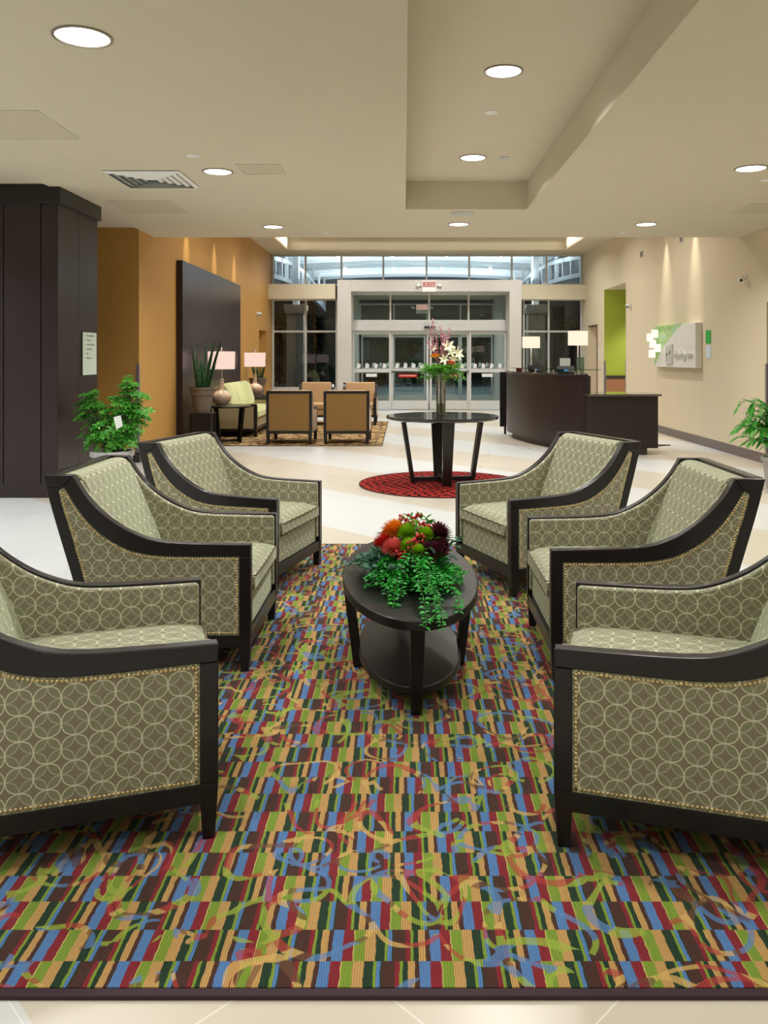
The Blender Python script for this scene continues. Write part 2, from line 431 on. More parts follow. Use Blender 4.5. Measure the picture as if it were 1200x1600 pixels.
def resample(pts, n):
    P = [Vector(p) for p in pts]; L = [0]
    for a, b in zip(P, P[1:]): L.append(L[-1] + (b-a).length)
    out = []; j = 0
    for i in range(n):
        t = L[-1]*i/(n-1)
        while j < len(P)-2 and L[j+1] < t: j += 1
        f = (t-L[j])/max(1e-9, L[j+1]-L[j]); out.append(tuple(P[j].lerp(P[j+1], min(1, max(0, f)))))
    return out
def textmesh(name, body, size, depth, mat, parent, mw):
    cu = bpy.data.curves.new(name, 'FONT'); cu.body = body; cu.size = size; cu.extrude = depth; cu.align_x = 'LEFT'; cu.resolution_u = 3
    t = bpy.data.objects.new(name, cu); C.objects.link(t)
    dg = bpy.context.evaluated_depsgraph_get(); me = bpy.data.meshes.new_from_object(t.evaluated_get(dg)); bpy.data.objects.remove(t)
    me.transform(mw); me.materials.clear(); me.materials.append(M[mat])
    o = bpy.data.objects.new(name, me); C.objects.link(o)
    if parent: o.parent = parent
    return o
def area(name, loc, size, power, col=(1, .98, .945), shape='DISK', rot=(0,0,0), size_y=None, spread=math.radians(140)):
    l = bpy.data.lights.new(name, 'AREA'); l.shape = shape; l.size = size; l.energy = power; l.color = col; l.spread = spread
    if size_y: l.size_y = size_y
    o = bpy.data.objects.new(name, l); C.objects.link(o); o.location = loc; o.rotation_euler = rot; return o
def spot(name, loc, power, ang, blend, col, target=None, rad=.03):
    l = bpy.data.lights.new(name, 'SPOT'); l.energy = power; l.spot_size = ang; l.spot_blend = blend; l.color = col; l.shadow_soft_size = rad
    o = bpy.data.objects.new(name, l); C.objects.link(o); o.location = loc
    if target: o.rotation_euler = (Vector(target)-Vector(loc)).to_track_quat('-Z', 'Y').to_euler()
    return o

# ------------------------------------------------------------------ camera
F = 1270.0; CX = 632.0; HY = 558.0; H = 1.45
cam = bpy.data.cameras.new('camera'); co = bpy.data.objects.new('camera', cam); C.objects.link(co)
co.location = (0, 0, H); co.rotation_euler = (PI/2, 0, 0)
cam.sensor_fit = 'VERTICAL'; cam.sensor_height = 36; cam.sensor_width = 27; cam.lens = 36*F/1600
cam.shift_x = -(CX-600)/1600; cam.shift_y = -(800-HY)/1600
cam.clip_start = .05; cam.clip_end = 200
scene.camera = co

XL, XR = -3.65, 4.9; YG = 22.4; ZC = 3.2; ZH = 4.27; YS = 11.88; YB = -3.5; XW = -8.0

# ------------------------------------------------------------------ room shell
b = MB().box(XW, 9.5, YB, YG, -.1, 0); struct(b.build('floor', 'floor'))
# main ceiling with a recess (tray)
TX0, TX1, TY0, TY1, TZ = .015, 1.447, -1.5, 9.62, 3.53
b = MB()
b.box(XL, TX0, YB, YS, ZC, ZC+.5); b.box(TX1, XR+.2, YB, YS, ZC, ZC+.5)
b.box(TX0, TX1, TY1, YS, ZC, ZC+.5); b.box(TX0, TX1, YB, TY0, ZC, ZC+.5); b.box(TX0, TX1, TY0, TY1, TZ, ZC+.5)
b.box(XW, XL, YB, 11.17, ZC+.03, ZC+.5)
b.box(XL, XR+.2, YS, YS+.15, ZC+.5, 5.0)
struct(b.build('ceiling', 'ceiling'))
# entrance zone ceiling with its own recess
b = MB(); x0, x1, y0, y1 = -3.07, 4.25, 12.6, 21.4
b.box(XL-.2, x0, YS, YG+.1, ZH, ZH+.45); b.box(x1, XR+.2, YS, YG+.1, ZH, ZH+.45)
b.box(x0, x1, YS, y0, ZH, ZH+.45); b.box(x0, x1, y1, YG+.1, ZH, ZH+.45)
b.box(x0-.3, x1+.3, y0-.3, y1+.3, ZH+.45, ZH+.6)
struct(b.build('ceiling_entrance', 'ceiling'))
# walls
def openwall(x0, x1, ya, yb, z1, holes):
    b = MB(); y = ya
    for h0, h1, hz in holes:
        b.box(x0, x1, y, h0, 0, z1); b.box(x0, x1, h0, h1, hz, z1); y = h1
    b.box(x0, x1, y, yb, 0, z1); return b
b = openwall(XR, XR+.2, YB, YG, 5, [(9.7, 11.0, 2.19), (17.99, 19.95, 3.10), (20.67, 21.6, 2.25)]); struct(b.build('wall_right', 'beige'))
b = openwall(XL-.2, XL, 11.17, YG, 5, [(20.4, 21.5, 2.14)]); b.box(XW, XL-.2, 11.17, 11.37, 0, 5); struct(b.build('wall_left', 'orange'))
b = MB().box(XW-.1, XW, YB, 11.37, 0, 4); struct(b.build('wall_lobby_side', 'cream'))
b = MB().box(XW, XR+.2, YB-.1, YB, 0, 4); struct(b.build('wall_behind', 'cream'))
# corridor seen through the green opening, and rooms behind the other openings
b = MB().box(XR+.004, 9.4, 19.94, 20.1, 0, 3.1); struct(b.build('wall_corridor', 'green'))
b = MB().box(XR+.2, 9.4, 17.84, 17.99, 0, 3.4); b.box(9.3, 9.4, 17.9, 20, 0, 3.4); struct(b.build('wall_corridor_near', 'beige'))
b = MB().box(XR+.2, 9.4, 17.84, 20.1, 3.10, 3.3); struct(b.build('ceiling_corridor', 'ceiling'))
b = MB().box(XR+.05, 9.3, 19.91, 19.94, 0, .92); struct(b.build('trim_1', plain('clay_wainscot', (168, 118, 84), .6)))
b = MB().box(XR+.05, 9.3, 19.90, 19.94, .92, 1.0); struct(b.build('trim_2', 'base'))
b = MB().box(XR+.2, 7.4, 21.6, 21.75, 0, 3); b.box(7.3, 7.4, 20.5, 21.7, 0, 3); b.box(XR+.2, 7.4, 20.5, 20.6, 0, 3); b.box(XR+.2, 7.4, 20.5, 21.75, 3, 3.1); struct(b.build('wall_office', 'beige'))
b = MB().box(XR-.012, XR+.12, 20.63, 20.69, 0, 2.27); b.box(XR-.012, XR+.12, 20.63, 21.62, 2.24, 2.28); struct(b.build('trim_3', 'brown'))
b = MB().box(XR+.2, XR+.24, 9.6, 11.1, 0, 2.3); struct(b.build('door_5', 'brown'))
b = MB().box(XL-2.2, XL-.2, 21.5, 21.6, 0, 3); b.box(XL-2.2, XL-.2, 20.3, 20.4, 0, 3); b.box(XL-2.3, XL-2.2, 20.3, 21.6, 0, 3); b.box(XL-2.3, XL-.2, 20.3, 21.6, 2.6, 2.7); struct(b.build('wall_side_room', 'orange'))
# baseboards and corner guards
b = MB()
for a0, a1 in ((YB, 9.7), (11.0, 17.99), (19.95, 20.63), (21.62, YG)): b.box(XR-.012, XR, a0, a1, 0, .14)
struct(b.build('baseboard_right', 'baseR', bevel=.003))
b = MB().box(XL, XL+.012, 11.16, 12.98, 0, .14); b.box(XL, XL+.012, 17.62, 20.4, 0, .14); b.box(XL, XL+.012, 21.5, YG, 0, .14); b.box(XW, XL+.012, 11.158, 11.17, 0, .14)
struct(b.build('baseboard_left', 'base', bevel=.003))
def guard(x, y, sx, sy, lab, z0=.14, z1=1.36):
    b = MB().prism([(x, y), (x+sx*.045, y), (x+sx*.045, y+sy*.003), (x+sx*.003, y+sy*.003), (x+sx*.003, y+sy*.045), (x, y+sy*.045)], 'z', z0, z1)
    struct(b.build('trim_4', 'guard'), lab)
guard(XL+.003, 11.167, -1, 1, 'grey corner guard on the amber wall')
guard(XR-.003, 19.937, 1, 1, 'far grey corner guard of the green passage')
guard(XR-.003, 17.987, 1, 1, 'near grey corner guard of the green passage')
guard(XR-.003, 10.997, 1, 1, 'grey corner guard by the near brown door')

# dark wood block at the lift lobby
cx0, cx1, cy0, cy1 = -6.6, -3.57, 8.37, 9.45
col = struct(MB().box(cx0+.03, cx1-.012, cy0+.03, cy1-.012, 0, ZC).build('column', 'base'), 'dark wood clad block beside the seating')
for (a0, a1) in ((-6.6, -5.72), (-5.71, -4.92), (-4.91, -4.13), (-4.125, -3.745), (-3.74, -3.57)):
    MB().box(a0, a1-.004, cy0, cy0+.03, .14, 3.04).build('panel', 'panelwood', col, bevel=.002)
for (a0, a1) in ((cy0+.001, 8.9), (8.905, cy1)):
    MB().box(cx1-.03, cx1+.0005, a0, a1, .14, 3.04).build('panel', 'panelwood', col, bevel=.002)
MB().box(cx0-.03, cx1+.035, cy0-.035, cy1+.035, 3.035, ZC+.02).build('crown', 'wood', col, bevel=.004)
MB().box(cx0, cx1-.004, cy0+.004, cy1, 0, .14).build('plinth', 'panelwood', col)

# directory sign on it
t = thing('directory_sign', 'pale directory sign with small lettering on dark wood block', 'sign', (cx1+.001, 9.19, 1.25))
MB().box(0, .006, -.21, .20, -.012, .49).build('backing', 'black', t)
MB().box(.006, .012, -.195, .20, 0, .478).build('face', 'sign', t, bevel=.002)
for i, w in enumerate((.22, .13, .24, .16, .05, .13)):
    z = .44 - i*.05; b = MB(); random.seed(i)
    b.prism([(-.165, z-.008), (-.15, z), (-.165, z+.008)], 'x', .012, .0135); y = -.10
    while y < -.10+w:
        q = random.uniform(.01, .022); b.box(.012, .0135, y, y+q*.7, z-.008, z+random.uniform(.004, .01)); y += q
    b.build('lettering', 'signtext', t)

# wood feature panel on the amber wall
t = thing('wall_panel', 'tall dark wood feature panel on amber wall behind the sofa', 'panel', (XL+.001, 13.0, 0))
MB().box(0, .04, .02, 4.58, 0, 2.98).build('backing', 'black', t)
for i in range(5):
    MB().box(.0, .10, i*.92, (i+1)*.92-.004, 0, 3.0).build('board', 'feature', t, bevel=.002)

# ------------------------------------------------------------------ glass entrance wall
def wx(u, Y=YG): return (u-CX)*Y/F
def wz(v, Y=YG): return H-(v-HY)*Y/F
b = MB().box(XL, wx(527), YG-.05, YG+.15, 0, .575); b.box(wx(817), XR, YG-.05, YG+.15, 0, .575)
struct(b.build('wall_entrance', 'portal'))
b = MB().box(XL, wx(527), 21.75, YG+.1, 3.01, 3.41); b.box(3.1, XR, 21.95, YG+.1, 3.01, 3.41); struct(b.build('beam', 'cream', bevel=.004))
PY = 21.65
b = MB(); b.box(-1.79, -1.42, PY, YG+.2, 0, 3.51); b.box(2.80, 3.12, PY, YG+.2, 0, 3.51); b.box(-1.42, 2.80, PY, YG+.2, 3.20, 3.51)
struct(b.build('trim_5', 'portal', bevel=.006))
def window(name, xs, zs, y, lab, fr=.05, dep=.08, mat='mull'):
    b = MB()
    for x in xs: b.box(x-fr/2, x+fr/2, y-dep/2, y+dep/2, zs[0]-fr/2, zs[-1]+fr/2)
    for z in zs: b.box(xs[0], xs[-1], y-dep/2+.004, y+dep/2-.004, z-fr/2, z+fr/2)
    o = struct(b.build(name, mat, bevel=.003), lab)
    for i in range(len(xs)-1):
        for k in range(len(zs)-1):
            MB().box(xs[i], xs[i+1], y-.004, y+.004, zs[k], zs[k+1]).build('pane', 'glass', o)
    return o
window('window_1', [XL+.03, wx(478), wx(527)-.02], [.60, 2.155, 3.03], YG, 'tall window between amber wall and doors')
window('window_2', [wx(817)+.02, wx(857), XR-.03], [.60, 2.155, 3.03], YG, 'tall window behind the reception desk')
window('window_3', [XL+.03] + [wx(u) for u in (477.5, 533.6, 599, 666.4, 733, 799.6, 853.6)] + [XR-.03], [3.44, 4.25], YG, 'long clerestory window above the entrance')
DY = 22.2
def dx(u): return (u-CX)*DY/F
window('window_4', [dx(551), dx(610), dx(670.5), dx(732), dx(791.5)], [2.44, 3.17], DY, 'transom window above the sliding doors')
b = MB().box(-1.42, 2.80, DY-.10, DY+.1, 2.17, 2.42); struct(b.build('trim_6', 'mull', bevel=.004))
def slider(name, x0, x1, y, lab, redbar=None, card=None, blackbar=False, s=.055):
    b = MB(); z0, z1 = .02, 2.16
    b.box(x0, x0+s, y-.025, y+.025, z0, z1); b.box(x1-s, x1, y-.025, y+.025, z0, z1)
    b.box(x0+s, x1-s, y-.025, y+.025, z0, .26); b.box(x0+s, x1-s, y-.025, y+.025, z1-.09, z1); b.box(x0+s, x1-s, y-.025, y+.025, 1.03, 1.13)
    o = struct(b.build(name, 'mull', bevel=.003), lab)
    MB().box(x0+s, x1-s, y-.003, y+.003, .26, 1.03).build('pane', 'glass', o)
    MB().box(x0+s, x1-s, y-.003, y+.003, 1.13, z1-.09).build('pane', 'glass', o)
    nn = 4; w = (x1-x0-2*s)/nn
    b = MB()
    for i in range(nn):
        q = x0+s+w*(i+.22); b.add([(q, y-.006, 1.15), (q+w*.42, y-.006, 1.15), (q+w*.5, y-.006, 1.25), (q+w*.12, y-.006, 1.29)], [(0,1,2,3)])
    b.build('frosted_marks', 'paper', o)
    if blackbar: MB().box(x0+.01, x1-.01, y-.06, y-.025, 1.035, 1.065).build('push_bar', 'black', o)
    if redbar:
        q = MB().box(redbar[0], redbar[1], y-.012, y-.004, .90, .99).build('sticker', 'red', o)
        MB().box(redbar[0]+.04, redbar[1]-.04, y-.014, y-.012, .94, .955).build('sticker_stripe', 'paper', q)
    if card: MB().box(card[0], card[1], y-.012, y-.004, .91, 1.0).build('notice', 'paper', o)
    return o
slider('door_1', dx(551), dx(611), DY, 'fixed glass side door beside window by sofa', card=(dx(572), dx(589)))
slider('door_2', dx(611), dx(669.5), DY+.06, 'sliding glass door leaf on the sofa side', redbar=(dx(623), dx(652)), blackbar=True)
slider('door_3', dx(671.5), dx(733), DY+.06, 'sliding glass door leaf behind the flowers', redbar=(dx(692), dx(717)), blackbar=True)
slider('door_4', dx(733), dx(791), DY, 'fixed glass side door near the desk', card=(dx(753), dx(770)))
tag(MB().box(dx(662.5), dx(680.5), DY-.2, DY-.1, 2.235, 2.29).build('door_sensor', 'black', bevel=.02, bseg=3), 'small black motion sensor above the sliding glass doors', 'sensor')
# vestibule
VY = 25.4
b = MB().box(-1.62, -1.42, YG+.2, VY+.1, 0, 3.4); b.box(2.80, 3.0, YG+.2, VY+.1, 0, 3.4); struct(b.build('wall_vestibule', 'portal'))
b = MB().box(-1.62, 3.0, YG+.2, VY+.1, 3.25, 3.45); struct(b.build('ceiling_vestibule', 'ceiling'))
window('window_5', [-1.39, -.33, .69, 1.75, 2.77], [2.3, 3.1], VY, 'transom over the outer vestibule doors')
slider('door_6', -1.35, -.35, VY, 'outer vestibule side door near sofa side')
slider('door_7', -.36, .66, VY+.06, 'outer vestibule sliding leaf near sofa side')
slider('door_8', .70, 1.74, VY+.06, 'outer vestibule sliding leaf near desk side')
slider('door_9', 1.74, 2.76, VY, 'outer vestibule side door near desk side')
b = MB().box(-1.42, 2.80, VY-.06, VY+.08, 2.17, 2.28); struct(b.build('trim_7', 'mull'))
tag(MB().box(-.2, 1.6, 22.75, 24.9, 0, .012).build('entrance_mat', plain('charcoal_mat', (52, 52, 56), .95), bevel=.004), 'charcoal entrance mat on the vestibule floor', 'mat')
def exitsign(x, y, z, lab, lettered=True):
    t = thing('exit_sign', lab, 'exit sign', (x, y, z))
    MB().box(-.19, .19, -.06, 0, -.14, .15).build('housing', 'white', t, bevel=.01)
    MB().box(-.175, .175, -.063, -.06, -.02, .135).build('face', 'exit', t)
    mw = Matrix.Translation((-.155, -.0645, .0)) @ Matrix.Rotation(PI/2, 4, 'X')
    textmesh('lettering', 'EXIT', .165, .001, 'exitred', t, mw)
    for sx in (-1, 1):
        q = MB().tube([(sx*.19, -.03, .02), (sx*.23, -.03, .03), (sx*.25, -.03, .05)], .012).build('bracket', 'white', t, smooth=60)
        MB().lathe([(.03, 0), (.05, .01), (.055, .06), (.045, .075)], 16, (sx*.29, -.04, .0)).build('lamp_head', 'white', q, smooth=40)
    return t
exitsign(wx(670, PY), PY-.001, wz(448, PY), 'white lit exit sign with twin lamp heads above entrance doors')
exitsign(.55, VY-.06, 2.95, 'red-lit exit sign seen through transom glass in vestibule')

# ------------------------------------------------------------------ outside: canopy, columns, drive, planting
b = MB().box(-30, 32, YG+.15, 90, -.12, -.02); struct(b.build('ground', 'asphalt'))
cnp = thing('entrance_canopy', 'white steel drive-through canopy lit from below, outside the glass', 'canopy', (.6, 32, 0))
b = MB()
arc = [(-9 + i*1.0, 5.35 + .55*(1-((i-9)/9.0)**2)) for i in range(19)]
b.strip([(x, z+.08) for x, z in arc], arc, 'y', -9.3, 12); b.build('deck', 'whitepaint', cnp)
for k in range(14):
    y = -8.6 + k*1.45
    MB().strip([(x, z-.02) for x, z in arc], [(x, z-.26) for x, z in arc], 'y', y, y+.14).build('rib', 'whitepaint', cnp)
for sx in (-1, 1):
    b = MB(); N = 14
    top = []; bot = []
    for i in range(N+1):
        y = -8.8 + i*1.35; t = i/N; hh = math.sin(PI*t); top.append((sx*4.75, y, 4.35+.55*hh)); bot.append((sx*4.75, y, 3.85+.35*hh))
    for A, w in ((top, .09), (bot, .09)):
        for p, q in zip(A, A[1:]):
            b.hexa([(p[0]-w,p[1],p[2]-.07),(p[0]+w,p[1],p[2]-.07),(q[0]+w,q[1],q[2]-.07),(q[0]-w,q[1],q[2]-.07)],
                   [(p[0]-w,p[1],p[2]+.07),(p[0]+w,p[1],p[2]+.07),(q[0]+w,q[1],q[2]+.07),(q[0]-w,q[1],q[2]+.07)])
    for p, q in zip(top, bot): b.box(p[0]-.06, p[0]+.06, p[1]-.07, p[1]+.07, q[2], p[2])
    for p in top[::2]: b.box(p[0]-.05, p[0]+.05, p[1]-.05, p[1]+.05, p[2], 5.5)
    b.build('truss', 'whitepaint', cnp)
for i, x in enumerate((-3.3, -1.1, 1.1, 3.3)):
    for k in range(4):
        y = -7 + k*4.0
        MB().lathe([(.07, 0), (.07, .1)], 14, (x, y, 5.42)).build('canopy_light', 'lamplight', cnp)
for x, lab in ((-3.6, 'stone-clad column outside the window nearest the amber wall'), (4.35, 'stone-clad column outside the window behind reception')):
    t = thing('stone_column', lab, 'column', (x, 27.0, -.02), group='stone columns under the canopy')
    MB().box(-.28, .28, -.28, .28, .3, 2.9).build('shaft', 'stone', t, bevel=.01)
    MB().box(-.34, .34, -.34, .34, 0, .3).build('base', 'stone', t, bevel=.01)
    MB().prism([(-.30, 2.9), (.30, 2.9), (.36, 3.05), (.36, 3.2), (-.36, 3.2), (-.36, 3.05)], 'y', -.34, .34).build('capital', 'stone', t, bevel=.01)
    MB().box(-.1, .1, -.1, .1, 3.2, 5.0).build('post', 'whitepaint', t)
random.seed(5)
for i, (x, y, s, lab) in enumerate(((-6, 46, 2.6, 'dark broad tree beyond the drive, straight out past the sofa window'), (-.5, 49, 2.2, 'dark low tree beyond the drive, behind the sofa-side sliding leaf'),
                                    (5, 47, 1.7, 'small dark tree beyond the drive, behind the lilies'), (10.5, 45, 2.8, 'dark broad tree beyond the drive, behind the reception window'))):
    t = thing('tree', lab, 'tree', (x, y, -.02), group='night trees beyond the drive')
    MB().tube([(0,0,0), (.05,0,s*.4), (0,.05,s*.8)], [.16,.12,.08]).build('trunk', 'base', t, smooth=60)
    b = MB()
    for k in range(1400):
        u = Vector((random.gauss(0,1), random.gauss(0,1), random.gauss(0,1))).normalized(); r = s*.62*random.uniform(.55, 1)
        p = Vector((0,0,s*1.05)) + Vector((u.x*r, u.y*r, u.z*r*.75)); b.leaf(p, u+Vector((0,0,-.3)), (random.random(), random.random(), 1), .3, .16)
    b.build('crown', 'hedge', t, recalc=False)
b = MB(); random.seed(8)
for k in range(5000):
    x = random.uniform(-16, 18); z = random.uniform(0, .95); y = 41 + random.uniform(-.35, .35)
    b.leaf((x, y, z), (random.uniform(-1,1), -random.random(), random.uniform(0,1)), (0,0,1), .22, .12)
tag(b.build('hedge', 'hedge', recalc=False), 'long dark clipped hedge beyond the drive outside the doors', 'hedge', kind='stuff')
t = thing('building', 'dark low building across the drive seen through the doors', 'building', (2, 60, -.02))
MB().box(-18, 12, 0, 6, 0, 4.2).build('wall', plain('night_stucco', (66, 66, 72), .9), t)
MB().prism([(-18.6, 4.2), (12.6, 4.2), (10.5, 5.9), (-16.5, 5.9)], 'y', -.5, 6.5).build('roof', 'darkmetal', t)
for i in range(6): MB().box(-15+i*4.4, -13.4+i*4.4, -.03, 0, 1.2, 2.7).build('window', plain('dim_window', (120, 128, 140), .2), t)

# ------------------------------------------------------------------ recessed lights, vents, hatches
def downlight(x, y, z, lab, r=.135, P=60, col=(1, .985, .955)):
    t = thing('downlight', lab, 'ceiling light', (x, y, z), group='recessed downlights')
    MB().lathe([(r, 0), (r+.018, 0), (r+.018, -.008), (r+.004, -.010), (r, -.004)], 40, caps=False).build('trim_ring', 'rim', t, smooth=40)
    MB().lathe([(.001, -.0035), (r, -.0035)], 40, caps=False).build('diffuser', 'lamplight', t)
    area('lamp', (x, y, z-.02), r*1.9, P, col)
    return t
W = 1.0
downlight(-1.757, 4.436, ZC, 'recessed ceiling light nearest the camera, dark trim ring', .14, 66)
downlight(-1.76, 7.66, ZC, 'recessed ceiling light between square vent and flush hatch', .125, 60)
downlight(-1.76, 10.9, ZC, 'recessed ceiling light above the amber wall seating', .125, 60)
downlight(.72, 5.91, TZ, 'larger-looking recessed light inside the ceiling tray', .125, 65)
downlight(.715, 8.47, TZ, 'farther recessed light inside the ceiling tray', .125, 60)
downlight(.715, 10.69, ZC, 'recessed ceiling light just beyond the end of the tray', .125, 60)
downlight(3.18, 10.69, ZC, 'recessed ceiling light above the wall with cameras', .125, 60)
downlight(3.21, 7.53, ZC, 'recessed ceiling light at the edge of the picture', .13, 60)
# unseen continuation of the same grid, lighting the foreground
for x, y, z, p in ((-1.757, 1.3, ZC, 48), (.72, 2.9, TZ, 46), (3.21, 4.3, ZC, 70), (3.21, 1.3, ZC, 48), (.72, .2, TZ, 30), (-1.757, -1.8, ZC, 30), (3.21, -1.8, ZC, 30)):
    area('lamp', (x, y, z-.02), .25, p, (1, .985, .955))
for x, y in ((-5.6, 6.6), (-5.2, 3.6), (-6.2, 1.0)): area('lamp', (x, y, ZC), .3, 150, (.84, .92, 1.0))  # unseen cool lamps, added to light the side lobby floor
for x in (-1.8, .7, 3.1):
    for y in (14.0, 17.2, 20.2): area('lamp', (x, y, ZH-.02 if y < 12.6 else ZH+.42), .28, 75, (1, .98, .945))  # hidden lamps added in the high recess to brighten the entrance floor
def flushdisc(x, y, z, r, lab, name='ceiling_sprinkler', cat='sprinkler', mat='white'):
    tag(MB().lathe([(r, 0), (r, -.006), (r*.85, -.012), (.001, -.012)], 24).build(name, mat, smooth=40, loc=(x, y, z)), lab, cat)
flushdisc(-1.84, 7.06, ZC, .055, 'small round sprinkler cover between vent and ceiling light')
flushdisc(.735, 6.9, TZ, .06, 'small round disc on tray ceiling between two lights')
flushdisc(1.04, 8.47, TZ, .055, 'faint pinkish round disc beside the farther tray light', mat='grille')
flushdisc(-1.10, 11.4, ZC, .05, 'tiny sprinkler cover near the ceiling edge above the chairs')
flushdisc(3.05, 11.4, ZC, .05, 'tiny sprinkler cover near the ceiling edge above reception')
flushdisc(.71, 9.9, ZC, .15, 'flat round speaker grille just past the tray', 'ceiling_speaker', 'speaker', 'grille')
flushdisc(3.57, 8.02, ZC, .05, 'pale sprinkler cover at the very edge beside ceiling light')
M['hatch'] = wallmat('hatch_paint', (196, 187, 164), .8)
def hatch(x0, x1, y0, y1, lab):
    t = thing('access_panel', lab, 'access panel', ((x0+x1)/2, (y0+y1)/2, ZC)); a = (x1-x0)/2; c = (y1-y0)/2
    MB().box(-a+.008, a-.008, -c+.008, c-.008, -.003, 0).build('hatch', 'hatch', t)
    b = MB()
    b.box(-a, a, -c, -c+.006, -.005, 0); b.box(-a, a, c-.006, c, -.005, 0); b.box(-a, -a+.006, -c, c, -.005, 0); b.box(a-.006, a, -c, c, -.005, 0)
    b.build('frame', 'ceiling', t)
hatch(-3.3, -2.6, 5.76, 6.53, 'large flush ceiling hatch above the dark wood block side')
hatch(-3.34, -2.62, 9.09, 9.86, 'flush ceiling hatch behind the square air vent')
hatch(-1.53, -1.13, 7.36, 7.78, 'small flush ceiling hatch beside ceiling light')
hatch(3.95, 4.65, 9.25, 9.9, 'flush ceiling hatch near the beige wall')
t = thing('air_vent', 'square white louvred ceiling air vent', 'vent', (-2.47, 7.98, ZC))
MB().box(-.36, .36, -.37, .37, -.004, 0).build('backing', 'void', t)
for i in range(5):
    o = .36 - i*.068; w = .03
    b = MB()
    for sx, sy in ((1,0),(-1,0),(0,1),(0,-1)):
        if sx: vs = [(sx*o, -o, -.006), (sx*o, o, -.006), (sx*(o-w), o-w, -.022), (sx*(o-w), -(o-w), -.022)]
        else: vs = [(-o, sy*o, -.006), (o, sy*o, -.006), (o-w, sy*(o-w), -.022), (-(o-w), sy*(o-w), -.022)]
        b.add(vs + [(p[0], p[1], p[2]-.003) for p in vs], [(0,1,2,3),(4,5,6,7),(0,1,5,4),(1,2,6,5),(2,3,7,6),(3,0,4,7)])
    b.build('louvre', 'white' if i else 'white', t)

# wall-wash spots at the high ceiling (fixtures above the soffit line)
for y in (13.7, 15.2):
    spot('wash', (4.70, y, ZH-.03), 420, math.radians(32), 1.0, (1, .93, .8), (4.86, y, 0))
for y in (13.6, 15.6, 17.4):
    spot('wash', (-3.46, y, ZH-.03), 420, math.radians(32), 1.0, (1, .88, .7), (-3.62, y, 0))
# cove strips inside the entrance ceiling recess
for x, y, lx, ly in ((-2.95, 17, .04, 8.4), (4.13, 17, .04, 8.4)):
    area('cove', (x, y, ZH+.2), lx, 90, (1, .95, .85), 'RECTANGLE', (0, PI/2 if x < 0 else -PI/2, 0), ly)
area('cove', (.6, 21.25, ZH+.3), 7.0, 12, (1, .95, .85), 'RECTANGLE', (0, 0, 0), .05)
# canopy fill with uplights added to brighten the deck, vestibule lamps, corridor lamp
for x in (-2.7, .6, 3.9):
    for y in (27, 33, 39): area('canopy_fill', (x, y, 4.0), .5, 250, (.90, .93, 1), rot=(PI, 0, 0), spread=PI); area('canopy_fill', (x, y, 3.95), .4, 60, (.88, .93, 1))
area('lamp', (.1, 23.9, 3.2), .25, 35, (1, .95, .88)); area('lamp', (1.5, 23.9, 3.2), .25, 35, (1, .95, .88))
spot('lamp', (6.2, 18.9, 3.05), 260, math.radians(110), .6, (1, .96, .86), (6.2, 19.3, 0), .08)
area('lamp', (6.2, 21.1, 2.9), .2, 18); area('lamp', (XL-1.2, 21, 2.5), .2, 15)

# ------------------------------------------------------------------ small things on the walls
def camdome(x, y, z, sx, lab):
    t = thing('security_camera', lab, 'security camera', (x, y, z))
    MB().lathe([(.05, 0), (.05, .02), (.001, .02)], 20).build('mount', 'white', t, smooth=40).rotation_euler = (0, sx*PI/2, 0)
    MB().ball((sx*.06, 0, -.02), .055, 16, 10).build('dome', 'white', t, smooth=180)
    MB().ball((sx*.085, -.03, -.03), .026, 12, 8).build('lens', 'black', t, smooth=180)
camdome(XR, 17.6, wz(477, 17.6), -1, 'small white wall camera beside the green passage')
camdome(XR, 11.65, wz(435, 11.65), -1, 'small white wall camera high on beige wall near corner')
camdome(XL, 20.1, wz(490, 20.1), 1, 'small white wall camera on amber wall past the panel')
def wallsq(y, v, lab):
    x = XR; z = wz(v, y)
    t = thing('wall_grille', lab, 'wall grille', (x, y, z))
    MB().box(-.02, 0, -.075, .075, -.06, .06).build('frame', 'grille', t, bevel=.004)
    MB().box(-.024, -.018, -.055, .055, -.045, .045).build('grille', plain('taupe_mesh', (120, 104, 84), .6), t)
wallsq(4.9*F/(1003-CX), 397, 'small square taupe wall grille nearer the windows')
wallsq(4.9*F/(1065.5-CX), 373, 'small square taupe wall grille at the ceiling line')
for v0, lab in ((549, 'upper white switch plate between office door and passage'), (558, 'lower white switch plate between office door and passage')):
    t = thing('light_switch', lab, 'light switch', (XR, 4.9*F/(937-CX), wz(v0, 20.4)))
    MB().box(-.008, 0, -.05, .05, -.055, .055).build('plate', 'white', t, bevel=.003); MB().box(-.014, -.008, -.015, .015, -.03, .03).build('rocker', 'paper', t)
# green tag and white card beside the sign
tag(MB().box(XR-.012, XR, 12.99, 13.20, 1.67, 1.885).build('wall_tag', plain('bright_green_plastic', (28, 168, 62), .4), bevel=.004), 'small bright green plaque beside the wall sign', 'plaque')
tag(MB().box(XR-.008, XR, 12.99, 13.20, 1.43, 1.645).build('wall_card', plain('pale_blue_card', (206, 220, 230), .5), bevel=.002), 'pale card on beige wall directly under the green plaque', 'notice')

